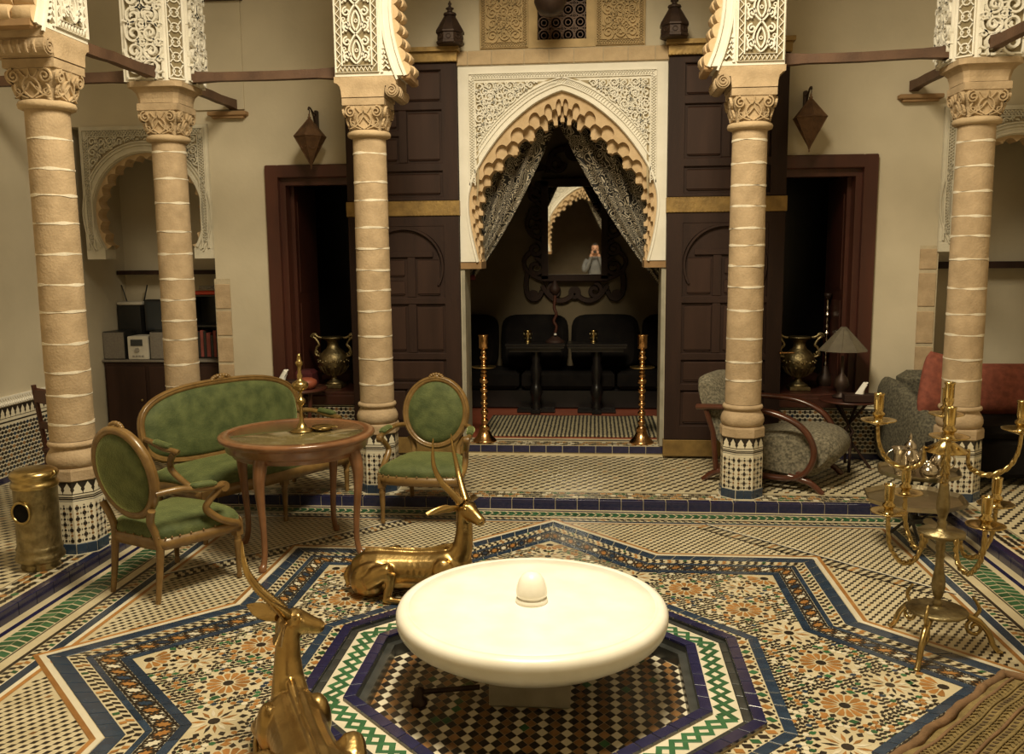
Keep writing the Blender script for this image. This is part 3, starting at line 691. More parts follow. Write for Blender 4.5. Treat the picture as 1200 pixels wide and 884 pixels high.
    for s in (-1, 1):
        m = MB(); m.add([fr(s*x, z, -(y-YW+.03)) for z in (1.70, 1.76) for x, y in ((.69, YW-.02), (.87, YW-.02), (.87, YW+TH), (.69, YW+TH))], [(3, 2, 1, 0), (4, 5, 6, 7), (0, 1, 5, 4), (1, 2, 6, 5), (2, 3, 7, 6), (3, 0, 4, 7)])
        m.build('springer', ['sandstone_dark'], root)
    return root
door_arch(YW, 0, False, True)
door_arch(-.31, 0, True, False)
# pale jamb edges below the springers, and stone quoins beside the recess openings
m = MB()
for s in (-1, 1): m.box(s*.866-.03 if s > 0 else -.866, s*.866 if s > 0 else -.836, YW-.005, YW+TH, .165, 1.70)
struct(m.build('trim_6', ['grey_stone_foot_shade']))
m = MB(); m.box(-3.075, -2.93, YW-.004, YW+.05, .62, 1.63); q = struct(m.build('trim_7', ['mortar_tan']))
me = MB(); me.box(-.066, .066, -.006, .01, -.11, .11, bev=.004); me = me.mesh('stone_block', 'sandstone')
for k in range(4): piece('stone_block', me, q, (-3.0, YW-.006, .76+k*.238), scale=(1, 1, .98))
m = MB(); m.box(2.93, 3.075, YW-.004, YW+.05, .62, 1.86); q = struct(m.build('trim_8', ['mortar_tan']))
for z, h_ in ((.70, .6), (.93, .9), (1.19, 1.2), (1.50, 1.25), (1.75, .75)): piece('stone_block', me, q, (2.995, YW-.006, z), scale=(1, 1, h_))
# ---- recess arches with carved stucco
def recess_arch(sx, ext):
    R = .50; cz = 2.20; C = []
    for k in range(37):
        a = -.62+(PI+1.24)*k/36; C.append((R*math.cos(a), cz+R*math.sin(a)*1.06))
    zb = C[0][1]
    m = MB(); arch_panel(m, C, .58, zb, 2.955, YW-.03, YW+.14)
    for s in (-1, 1): m.box(min(s*.41, s*.58), max(s*.41, s*.58), YW-.03, YW+.14, 1.81, zb+.001)
    cx = sx*3.64; m.v = [(x+cx, y, z) for x, y, z in m.v]
    root = struct(m.build('trim_9' if sx < 0 else 'trim_10', ['stucco_grey']))
    fr = lambda u, v, h: (cx+u, YW-.03-h, v)
    m = MB()
    for r_, w_ in ((R+.018, .028), (R+.06, .012), (R+.085, .012)): m.ribbon([(r_*math.cos(-.55+(PI+1.1)*k/40), cz+1.06*r_*math.sin(-.55+(PI+1.1)*k/40)) for k in range(41)], w_, .014, fr)
    for d in (.03, .085): m.ribbon([(.58-d, 1.9), (.58-d, 2.955-d), (-.58+d, 2.955-d), (-.58+d, 1.9)], .014, .016, fr)
    chain(m, lambda u, o: (-.52+u, 2.955-.0575+o), 1.04, .05, .05, .010, .014, fr)
    for s in (-1, 1): chain(m, lambda u, o, s=s: (s*(.58-.0575)+o, 1.95+u), .9, .05, .05, .010, .014, fr)
    m.build('moulding', ['stucco_grey'], root)
    m = MB()
    def ok(u, v): return abs(u) < .49 and v < 2.865 and (u*u+((v-cz)/1.06)**2) > (R+.1)**2
    for k in range(24):
        xa, xb = -.49+.98*k/24, -.49+.98*(k+1)/24; zf = lambda x: cz+1.06*math.sqrt(max(0, (R+.095)**2-x*x))
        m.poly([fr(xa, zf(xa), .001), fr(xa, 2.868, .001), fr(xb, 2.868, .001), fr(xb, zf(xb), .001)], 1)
    arabesque(m, -.495, .495, 2.0, 2.87, .085, ok, .0135, .024, fr)
    arabesque(m, -.452, .452, 2.04, 2.83, .085, ok, .010, .016, fr)
    o = m.build('carved_spandrel', ['stucco_grey', 'carving_ground_shade'], root); o['kind'] = 'stuff'
    m = MB()                                        # scalloped brown inner band
    for i in range(72):
        a = -.60+(PI+1.2)*i/72; a2 = -.60+(PI+1.2)*(i+1)/72; s_ = .035*abs(math.sin(i*PI/4)); s2 = .035*abs(math.sin((i+1)*PI/4))
        P = [(R*math.cos(a), cz+1.06*R*math.sin(a)), (R*math.cos(a2), cz+1.06*R*math.sin(a2)), ((R-.05+s2)*math.cos(a2), cz+1.06*(R-.05+s2)*math.sin(a2)), ((R-.05+s_)*math.cos(a), cz+1.06*(R-.05+s_)*math.sin(a))]
        m.add([(cx+u, yy, v) for yy in (YW+.02, YW+.16) for u, v in P], [(0, 1, 2, 3), (3, 2, 6, 7), (4, 5, 6, 7)])
    m.build('scalloped_band', ['muqarnas_stone'], root)
    return root
recess_arch(-1, 0); recess_arch(1, 0)
m = MB(); m.box(-4.34, -3.06, 8.28, 8.42, 1.66, 1.70); struct(m.build('trim_11', ['dark_wood']))
m = MB(); m.box(3.06, 4.34, 8.28, 8.42, 1.66, 1.72); struct(m.build('trim_12', ['dark_wood']))
# ---- mahogany frames of the two tall windows, with sills
for s in (-1, 1):
    m = MB(); a, b_ = 2.56, 1.74
    X = lambda p, q: (min(s*p, s*q), max(s*p, s*q))
    m.box(*X(2.56, 2.45), YW-.035, YW+.02, .54, 2.60, bev=.008); m.box(*X(2.45, 1.74), YW-.035, YW+.02, 2.49, 2.60, bev=.008); m.box(*X(1.80, 1.70), YW-.035, YW+.02, .54, 2.49, bev=.008)
    m.box(*X(2.47, 2.40), YW+.02, YW+.14, .60, 2.50); m.box(*X(2.40, 1.76), YW+.02, YW+.14, 2.43, 2.50)
    fr_ = struct(m.build('window_1' if s < 0 else 'window_2', ['mahogany']))
    m = MB(); m.box(*X(2.43, 2.37), YW+.15, YW+.75, .62, 2.45, bev=.006); m.box(*X(2.375, 2.365), YW+.22, YW+.68, .75, 1.4); m.box(*X(2.375, 2.365), YW+.22, YW+.68, 1.5, 2.3)
    m.build('shutter', ['mahogany'], fr_)
    m = MB(); m.box(*X(2.47, 1.74), YW-.03, YW+1.5, .56, .63, bev=.01); m.box(*X(2.47, 1.74), YW-.045, YW-.02, .51, .60, bev=.01); m.build('sill', ['mahogany'], fr_)
# ---- stone band, carved panels and wooden lattice window over the door
m = MB(); m.box(-.93, .93, YW-.035, YW+.02, 3.37, 3.495); q = struct(m.build('trim_13', ['mortar_tan']))
x = -.92
for w_ in (.14, .2, .27, .205, .205, .24, .2, .22, .16):
    t = MB(); t.box(-w_/2+.003, w_/2-.003, -.012, .02, -.056, .056, bev=.004); t.build('stone_block', ['sandstone_pale'], q, (x+w_/2, YW-.035, 3.433)); x += w_
for s, nm in ((-1, 'trim_14'), (1, 'trim_15')):
    m = MB(); cx = s*.475
    m.box(cx-.205, cx+.205, YW-.02, YW+.01, 3.50, 4.25); q = struct(m.build(nm, ['stucco_tan']))
    fr = lambda u, v, h: (u, YW-.02-h, v); m = MB()
    for d in (.012, .055): m.ribbon([(cx-.205+d, 4.24), (cx-.205+d, 3.50+d), (cx+.205-d, 3.50+d), (cx+.205-d, 4.24)], .012, .014, fr)
    chain(m, lambda u, o: (cx-.19+u, 3.5335+o), .38, .04, .04, .008, .012, fr)
    for e in (-1, 1): chain(m, lambda u, o: (cx+e*.1715+o, 3.52+u), .72, .04, .04, .008, .012, fr)
    arabesque(m, cx-.145, cx+.145, 3.565, 4.2, .097, lambda u, v: True, .012, .016, fr)
    arabesque(m, cx-.1, cx+.1, 3.61, 4.15, .097, lambda u, v: True, .010, .012, fr)
    m.build('carving', ['stucco_tan'], q)
m = MB(); m.box(-.27, -.20, YW-.03, YW+.02, 3.5, 4.25); m.box(.20, .27, YW-.03, YW+.02, 3.5, 4.25); m.box(-.2, .2, YW-.03, YW+.02, 3.5, 3.565)
q = struct(m.build('window_3', ['stucco_tan']))
m = MB(); fr = lambda u, v, h: (u, YW+.06-h, v)
for i in range(4):
    for j in range(6):
        u, v = -.15+i*.1, 3.615+j*.1
        m.ribbon(circ(u, v, .046, 16), .014, .02, fr, closed=True); m.ribbon(circ(u, v, .022, 12), .010, .02, fr, closed=True); m.ribbon(circ(u+.05, v+.05, .017, 10), .010, .02, fr, closed=True)
        m.ribbon([(u-.05, v), (u-.05, v+.1)], .008, .016, fr)
m.build('lattice', ['beam_wood'], q)
m = MB(); m.box(-.3, .3, YW+.3, YW+.32, 3.4, 4.3); m.build('dark_opening', ['black_fabric'], q)
# ================================================================== COLUMNS, PIERS, BEAMS
def oct_ringpts(r, z, rot=PI/8): return [(r*math.cos(rot+k*PI/4), r*math.sin(rot+k*PI/4), z) for k in range(8)]
def superring(hw, e, z, n=32):
    r = []
    for k in range(n):
        a = 2*PI*k/n+PI/n; c, s = math.cos(a), math.sin(a); p_ = (abs(c)**e+abs(s)**e)**(-1/e); r.append((hw*p_*c, hw*p_*s, z))
    return r
JOINTS = dict(A=[2.486, 2.318, 2.172, 2.014, 1.839, 1.664, 1.508, 1.323, 1.156, 1.019, 0.848], B=[2.577, 2.385, 2.213, 2.006, 1.844, 1.659, 1.506, 1.352, 1.212, 1.025, .86],
    C=[2.538, 2.338, 2.21, 2.017, 1.868, 1.714, 1.568, 1.419, 1.234, 1.068, 0.88], D=[2.577, 2.422, 2.272, 2.132, 1.981, 1.865, 1.723, 1.577, 1.414, 1.214, 1.049, 0.919], E=[2.539, 2.375, 2.209, 2.045, 1.913, 1.756, 1.558, 1.382, 1.239, 1.072, 0.925])
def pedestal_mosaic():
    ap = .1405; m = MB(); hw = ap*math.tan(PI/8)
    for k in range(8):
        a = k*PI/4; c, s = math.cos(a), math.sin(a)
        T = lambda u, z, h: ((ap+h)*c-u*s, (ap+h)*s+u*c, z)
        pl = lambda pts, q, h=.0012: m.poly([T(u, z, h) for u, z in pts], q)
        rect = lambda z0, z1, q: pl([(-hw, z0), (hw, z0), (hw, z1), (-hw, z1)], q, .0006)
        rect(.435, .51, BK)
        n = 2; w_ = 2*hw/n
        for i in range(n): pl([(-hw+(i+.5)*w_+u, .44+v) for u, v in merlon(w_, .066)], WH, .0014)
        rect(.405, .414, BK); rect(.418, .424, BK); rect(.395, .398, TE)
        g = 2*hw/3; r = 0; z = .145
        for r in range(7):
            z = .155+r*.033
            for i in range(3):
                u = -hw+(i+.5)*g; big = (i+r) % 2 == 0
                R = .0125 if big else .008
                pl([(u+R*math.cos(t), z+R*math.sin(t)) for t in [PI/4*(q+.5) for q in range(8)]], BK if big else (BR if r % 2 else BK))
                if i < 2: pl([(u+g/2+.004*math.cos(t), z+.0075*math.sin(t)) for t in [PI/2*q for q in range(4)]], BK)
                pl([(u+.007*math.cos(t), z+.0165+.0035*math.sin(t)) for t in [PI/2*q for q in range(4)]], OR if (i+r) % 3 == 0 else BK)
    return m.mesh('zellige', TC)
PEDM = pedestal_mosaic()
def ped_tile():
    t = MB(); t.box(-.0275, .0275, -.003, .006, .003, .066, bev=.002); return t.mesh('tile', 'teal_tile')
PT = ped_tile()
def capital():
    m = MB()
    m.lathe([(.128, 2.645), (.15, 2.655), (.155, 2.672), (.148, 2.688), (.132, 2.695)], 28)
    o1 = m.mesh('necking', 'sandstone_pale')
    m = MB()
    rg = [superring(.126, 2, 2.69), superring(.124, 2.1, 2.71), superring(.128, 2.6, 2.76), superring(.139, 4, 2.80), superring(.146, 8, 2.835), superring(.147, 10, 2.855)]
    m.loft(rg, sm=False); o2 = m.mesh('capital', 'sandstone_pale')
    m = MB()
    for k in range(4):
        a = k*PI/2; c, s = math.cos(a), math.sin(a)
        def f(u, v, h):
            t = (v-2.70)/.15; d = .122+.024*max(0, min(1, t))**1.3+h-.10*max(0, (.6-t))*u*u/.0145*.12*3
            return (d*c-u*s, d*s+u*c, v)
        for q in (-1, 1):
            m.ribbon(spiral(q*.092, 2.815, .038, .006, 1.7, PI/2, 26, -q), .011, .016, f)
            m.ribbon([(q*x, z) for x, z in bez((.055, 2.845), (.02, 2.80), (.005, 2.78), (.0, 2.855), 8)], .008, .014, f)
            m.ribbon([(q*x, z) for x, z in bez((.0, 2.70), (.075, 2.735), (.055, 2.79), (.005, 2.815), 10)], .009, .014, f)
            m.ribbon([(q*x, z) for x, z in bez((.105, 2.705), (.04, 2.72), (.02, 2.76), (.0, 2.785), 10)], .009, .014, f)
            m.ribbon([(q*x, z) for x, z in bez((.02, 2.70), (.09, 2.72), (.115, 2.745), (.09, 2.775), 8)], .009, .014, f)
            m.ribbon([(q*x, z) for x, z in bez((.03, 2.715), (.05, 2.73), (.05, 2.75), (.03, 2.76), 6)], .008, .014, f)
            m.ribbon(circ(q*.085, 2.735, .015, 10), .007, .012, f, closed=True)
    o3 = m.mesh('carving', 'sandstone_pale')
    return o1, o2, o3
CAPM = capital()
def column(name, loc, joints, label, rz=0, scroll=1, lean=0):
    t = thing(name, label, 'column', (loc[0], loc[1], ZW), rz, 'stone columns round the courtyard'); Z = -ZW
    m = MB(); m.loft([oct_ringpts(.148/math.cos(PI/8)*.947, z+Z) for z in (ZW-.02, .51)], sm=False); m.loft([oct_ringpts(.17, z+Z) for z in (ZW-.02, ZW+.004)], sm=False)
    p = m.build('pedestal', ['white_tile'], t)
    o = piece('zellige', PEDM, p, (0, 0, Z)); o['kind'] = 'stuff'
    for k in range(8):
        a = k*PI/4
        for i in (-1, 1): piece('tile', PT, p, (.1445*math.cos(a)-i*.0285*math.sin(a), .1445*math.sin(a)+i*.0285*math.cos(a), 0), (0, 0, a+PI/2))
    m = MB(); m.loft([oct_ringpts(r, z+Z) for r, z in ((.152, .511), (.161, .518), (.161, .575), (.155, .588))], sm=False); m.build('slab', ['sandstone'], t)
    m = MB(); m.lathe([(r, z+Z) for r, z in ((.13, .586), (.143, .596), (.152, .62), (.152, .645), (.143, .67), (.130, .69), (.124, .702), (.126, .708), (.138, .712), (.143, .724), (.138, .738), (.125, .744))], 32); m.build('base_moulding', ['sandstone'], t)
    zs = [2.65]+list(joints)+[.744]
    for a, b_ in zip(zs, zs[1:]):
        m = MB(); r1, r0 = [.118+(2.65-z)/1.9*.008 for z in (a, b_)]; d = .004
        m.lathe([(r0, b_+Z+.003), (r1, a-.003+Z)], 32)
        o = m.build('drum', ['sandstone'], t); o.location = (random.uniform(-.0015, .0015), random.uniform(-.0015, .0015), 0); o.rotation_euler.z = random.random()*6
    m = MB()
    for z in joints:
        r = .118+(2.65-z)/1.9*.008+.002; vs = []; fs = []; e1, e2 = random.random()*6, random.random()*6
        for i in range(40):
            q = 2*PI*i/40; h_ = .0055+.003*math.sin(q*3+e1)+.0015*math.sin(q*7+e2); zz = z+Z+.002*math.sin(q*2+e2)
            for rr, k_ in ((r-.006, -1.1), (r, -1), (r, 1), (r-.006, 1.1)): vs.append((rr*math.cos(q), rr*math.sin(q), zz+h_*k_))
        for i in range(40):
            a, b_ = i*4, (i+1) % 40*4
            for j in range(3): fs.append((a+j, b_+j, b_+j+1, a+j+1))
        m.add(vs, fs)
    m.build('mortar_joints', ['mortar'], t)
    for me in CAPM: piece(me.name.split('.')[0], me, t, (0, 0, Z))
    m = MB()
    if scroll:
        m.box(-.150, .150, -.152, .152, 2.857+Z, 2.91+Z, bev=.004)
        prof = [(-.150, 2.912), (.150, 2.912), (.152, 2.95), (.160, 2.985), (.178, 3.005), (.20, 3.012), (.20, 3.052), (-.24, 3.052), (-.24, 3.0), (-.22, 2.985), (-.16, 2.985)]
        m.prism([(x, z+Z) for x, z in prof], lambda u, v: (u, -.158, v), lambda u, v: (u, .19, v))
        pc = [(-.21+.048*math.cos(q), 2.955+.048*math.sin(q)+Z) for q in [2*PI*i/20 for i in range(20)]]
        m.prism(pc, lambda u, v: (u, -.165, v), lambda u, v: (u, .19, v))
        f = lambda u, v, h: (u, -.165-h, v); m.ribbon(spiral(-.21, 2.955+Z, .042, .006, 2.2, PI/2, 32), .010, .010, f)
        for k in range(7):
            y = -.11+k*.045; m.ribbon([(y, 2.915+Z+.0), (y, 2.93+Z), (y, 2.955+Z), (y, 2.98+Z)], .014, .01, lambda u, v, h: (-.256-h+.6*abs(v-2.955-Z)**1.5*3, u, v))
    else:
        m.box(-.150, .150, -.150, .150, 2.857+Z, 2.91+Z, bev=.004)
        rg = [superring(h_, 9, z+Z) for h_, z in ((.150, 2.911), (.152, 2.94), (.162, 2.98), (.185, 3.008), (.205, 3.015), (.205, 3.052))]
        m.loft(rg, sm=False)
    m.build('impost_block', ['sandstone'], t)
    return t
CX, AX, RY, AY = 1.337, 2.835, 6.42, 4.96
column('column', (-AX, AY), JOINTS['A'], 'pale sandstone column beside the brass bin, nearest on the left', PI/2)
column('column', (-AX, RY), JOINTS['B'], 'sandstone column standing behind the green velvet settee', PI/8*0, 0)
def mirror_x(root):                       # mirrored copy: its own meshes
    for o in [root]+list(root.children_recursive):
        if o.type == 'MESH':
            me = o.data.copy(); o.data = me
            for v in me.vertices: v.co.x = -v.co.x
            me.flip_normals()
        if o is not root: o.location.x *= -1; o.rotation_euler.y *= -1; o.rotation_euler.z *= -1
c = column('column', (-CX, RY), JOINTS['C'], 'sandstone column behind the oval backed chair, left of the arched doorway', 0, 1); mirror_x(c)
column('column', (CX, RY), JOINTS['D'], 'sandstone column in front of the patterned armchair, right of the arched doorway')
column('column', (AX, RY), JOINTS['E'], 'sandstone column behind the tall branched candelabrum on the right', 0, 0)
# carved plaster piers above the columns
def corner_pier(loc, sx, label):
    t = thing('carved_pier', label, 'pier', (loc[0], loc[1], 3.052), 0, 'carved plaster piers above the columns')
    h = 1.85; P = [(-.21, -.19), (.10, -.19), (.21, -.08), (.21, .21), (-.21, .21)]
    P = [(sx*x, y) for x, y in P]; P = P if sx > 0 else P[::-1]
    m = MB(); m.prism(P[::-1], lambda u, v: (u, v, 0), lambda u, v: (u, v, h)); m.build('pier_body', ['plaster_white'], t)
    m = MB(); F1 = lambda u, v, q: (sx*u, -.19-q, v); k = math.sqrt(.5)
    F2 = lambda u, v, q: (sx*(.155+u*k+q*k), -.135+u*k-q*k, v); F3 = lambda u, v, q: (sx*(.21+q), u, v)
    for f, u0, u1 in ((F1, -.175, .085), (F2, -.055, .055), (F3, -.065, .19)):
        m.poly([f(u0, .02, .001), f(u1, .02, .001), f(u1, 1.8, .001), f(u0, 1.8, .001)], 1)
        for e in (u0, u1): m.ribbon([(e, .02), (e, 1.0)], .014, .016, f)
        m.ribbon([(u0, .02), (u1, .02)], .014, .016, f)
        if u1-u0 > .2:
            arabesque(m, u0+.012, u1-.012, .03, .96, .118, lambda a, b_: True, .0195, .03, f)
            arabesque(m, u0+.06, u1-.06, .085, .92, .118, lambda a, b_: True, .014, .022, f)
        else:
            for i in range(9):
                m.ribbon(circ(0, .07+i*.1, .03, 10), .010, .016, f, closed=True)
                for s_ in (-1, 1): m.ribbon([(s_*.045, .03+i*.1), (s_*.012, .07+i*.1), (s_*.045, .12+i*.1)], .009, .016, f)
    o = m.build('carved_lattice', ['stucco', 'stucco_back_shade'], t); o['kind'] = 'stuff'
    return t
corner_pier((-AX, RY), 1, 'white carved plaster pier above the column behind the settee')
corner_pier((AX, RY), -1, 'white carved plaster pier above the column at the right by the candelabrum')
def sym_panel(m, u0, u1, v0, v1, f):           # arabesque panel, mirror symmetric
    c = (u0+u1)/2; W = (u1-u0)/2; n = 6; H_ = (v1-v0)/n
    m.poly([f(u0, v0, .001), f(u1, v0, .001), f(u1, v1, .001), f(u0, v1, .001)], 1)
    for e in (0, .045):
        m.ribbon([(u0+e, v1), (u0+e, v0+e), (u1-e, v0+e), (u1-e, v1)], .011, .016, f)
    k = int((v1-v0)/.03)
    for q in (u0+.0225, u1-.0225):
        m.ribbon([(q+(.014 if i % 2 else -.014), v0+.03+i*.03/1.0) for i in range(k)], .008, .014, f)
    m.ribbon([(u0+.02+i*.0145, v0+.0225+(.014 if i % 2 else -.014)) for i in range(int((u1-u0-.03)/.0145))], .008, .014, f)
    w_ = W-.055
    for j in range(n):
        b_ = v0+.055+j*H_
        for s in (-1, 1):
            m.ribbon([(c+s*x, b_+z) for x, z in bez((0, 0), (w_*.9, H_*.25), (w_*.5, H_*.75), (0, H_*1.0), 12)], .014, .026, f)
            m.ribbon([(c+s*x, b_+z) for x, z in bez((0, H_*.12), (w_*.42, H_*.35), (w_*.3, H_*.6), (0, H_*.8), 10)], .013, .022, f)
            m.ribbon(spiral(c+s*w_*.62, b_+H_*.28, w_*.36, w_*.07, 1.35, -PI/2 if s > 0 else -PI/2, 18, s), .013, .026, f)
            m.ribbon(spiral(c+s*w_*.64, b_+H_*.76, w_*.33, w_*.07, 1.3, PI/2, 16, -s), .013, .026, f)
            m.ribbon([(c+s*x, b_+z) for x, z in bez((w_*.98, H_*.05), (w_*.7, H_*.2), (w_*.95, H_*.4), (w_*.98, H_*.48), 8)], .012, .02, f)
            m.ribbon(circ(c+s*w_*.92, b_+H_*.53, w_*.11, 8), .008, .014, f, closed=True)
        m.ribbon(circ(c, b_+H_*.46, w_*.11, 8), .008, .014, f, closed=True)
def arcade_arch(loc, rz, label, full=True):
    t = thing('carved_arch', label, 'arch', (loc[0], loc[1], 3.052), rz, 'carved plaster arches above the columns')
    z0 = 3.052; R = 1.113; zc = 3.5; xo = CX+.19; top = 4.92
    a0 = math.asin((z0-zc)/R); n = 48; C = [(R*math.cos(a0+(PI-2*a0)*k/n), zc+R*math.sin(a0+(PI-2*a0)*k/n)-z0) for k in range(n+1)]
    m = MB(); arch_panel(m, C, xo, 0, top-z0, -.16, .17); m.build('arch_body', ['plaster_white'], t)
    f = lambda u, v, h: (u, -.16-h, v); m = MB()
    for d, w_ in ((.012, .024), (.075, .016)): m.ribbon([((R+d)*math.cos(a0+(PI-2*a0)*k/n), zc-z0+(R+d)*math.sin(a0+(PI-2*a0)*k/n)) for k in range(n+1)], w_, .014, f)
    m.build('moulding', ['plaster_white'], t)
    m = MB()
    for s in (-1, 1):
        x0, x1 = sorted((s*1.215, s*(xo-.012))); sym_panel(m, x0, x1, .025, 1.2, f)
        for i in range(36):
            va, vb = .03+i*.033, .03+(i+1)*.033; xs = [math.sqrt(max(0, (R+.085)**2-(q+z0-zc)**2)) for q in (va, vb)]
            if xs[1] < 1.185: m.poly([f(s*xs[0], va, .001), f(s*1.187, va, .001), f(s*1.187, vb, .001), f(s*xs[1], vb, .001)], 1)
        for i in range(26):                     # narrow carved strip between moulding and panel
            v = .04+i*.034; xa = math.sqrt(max(0, (R+.09)**2-(v+z0-zc)**2)); xb = 1.19
            if xb-xa > .012: m.ribbon([(s*(xa+.004), v), (s*((xa+xb)/2), v+.026), (s*(xb-.004), v)], .012, .018, f)
        m.ribbon([(s*1.192, .02), (s*1.192, 1.2)], .02, .012, f)
    o = m.build('carved_lattice', ['stucco', 'stucco_back_shade'], t); o['kind'] = 'stuff'
    # brown scooped fringe along the intrados
    m = MB(); nl = 46
    for i in range(nl):
        a = a0+(PI-2*a0)*(i+.5)/nl; c, s = math.cos(a), math.sin(a); w_ = R*(PI-2*a0)/nl*.5
        for y, dr in ((-.10, .0), (.02, .012)):
            T = lambda r, q, yy: ((R-r)*c-q*s, yy, zc-z0+(R-r)*s+q*c)
            prof = [(0, -w_), (.018, -w_*.95), (.034+dr, -w_*.5), (.045+dr, w_*.1), (.036+dr, w_*.6), (.016, w_*.95), (0, w_)]
            m.loft([[T(r, q, y-.06) for r, q in prof], [T(r*1.1, q, y-.02) for r, q in prof], [T(r*1.1, q, y+.04) for r, q in prof], [T(r*.6, q, y+.06) for r, q in prof]])
    o = m.build('scalloped_fringe', ['muqarnas_stone'], t); o['kind'] = 'stuff'
    for s in (-1, 1): m = MB(); m.box(*sorted((s*1.0, s*1.06)), -.15, .15, -.03, .03, bev=.012); m.build('springer', ['sandstone_dark'], t)
    return t
arcade_arch((0, RY), 0, 'great white carved plaster arch spanning the two columns before the arched doorway')
arcade_arch((-AX, AY-CX), PI/2, 'white carved plaster arch above the column at the left by the brass bin')
# tie beams
def beam(p0, p1, w_, h_, label, extra=None):
    p0, p1 = Vector(p0), Vector(p1); d = p1-p0; L = d.length
    m = MB(); n = 6; rg = []
    for k in range(n+1):
        x = L*k/n; e = random.uniform(-.004, .004); g = .010 if k in (0, n) else 0
        rg.append([(x, -w_/2-g, -h_/2+e-g), (x, w_/2+g, -h_/2+e-g), (x, w_/2+g, h_/2+e+g), (x, -w_/2-g, h_/2+e+g)])
    m.loft(rg, sm=False); o = m.build('tie_beam', ['beam_wood'])
    o.location = p0; o.rotation_euler = (0, -math.asin(d.z/L), math.atan2(d.y, d.x)); tag(o, label, 'beam', 'wooden tie beams'); return o
zb = 3.105
beam((-AX+.20, RY, zb), (-CX-.185, RY, zb), .06, .06, 'brown wooden tie beam above the left doorway, between two carved piers')
beam((CX+.185, RY, zb), (AX-.2, RY, zb+.02), .06, .06, 'reddish wooden tie beam above the right doorway, between two carved piers')
beam((-AX, AY+.185, 3.085), (-AX, RY-.18, 3.11), .06, .065, 'wooden tie beam receding from the left foreground column to the one behind')
beam((-AX+.02, RY+.2, zb+.01), (-AX+.02, YW+.03, zb+.01), .055, .065, 'short wooden beam running from the column behind the settee to the wall')
beam((AX-.02, RY+.2, zb+.02), (AX-.02, YW+.03, zb+.02), .055, .065, 'short wooden beam running from the right column to the wall bracket')
beam((-4.36, RY, 3.12), (-AX-.2, RY, 3.12), .06, .07, 'dark wooden beam behind the left foreground column, running to the side wall')
beam((AX+.2, RY, 3.115), (4.36, RY, 3.115), .06, .07, 'dark wooden beam at the right edge, running to the side wall')
beam((AX, RY-.18, 3.14), (AX, AY+.2, 3.12), .06, .065, 'wooden beam at the top right corner coming forward over the candelabrum')
for s, lab in ((-1, 'small grey plaster bracket under the beam end on the left wall'), (1, 'small grey plaster bracket under the beam end on the right wall')):
    m = MB(); a = s*2.86; m.box(a-.17, a+.17, YW-.07, YW+.01, 3.02, 3.055, bev=.006); m.box(a-.14, a+.14, YW-.05, YW+.01, 3.0, 3.022)
    tag(m.build('wall_bracket', ['sandstone_dark']), lab, 'bracket')
m = MB(); m.box(-3.28, -2.72, YW-.02, YW+.01, 3.075, 4.2); struct(m.build('trim_16', ['plaster']))
m = MB(); m.box(-3.3, -2.70, YW-.06, YW+.01, 3.965, 4.0); struct(m.build('trim_17', ['beam_wood']))
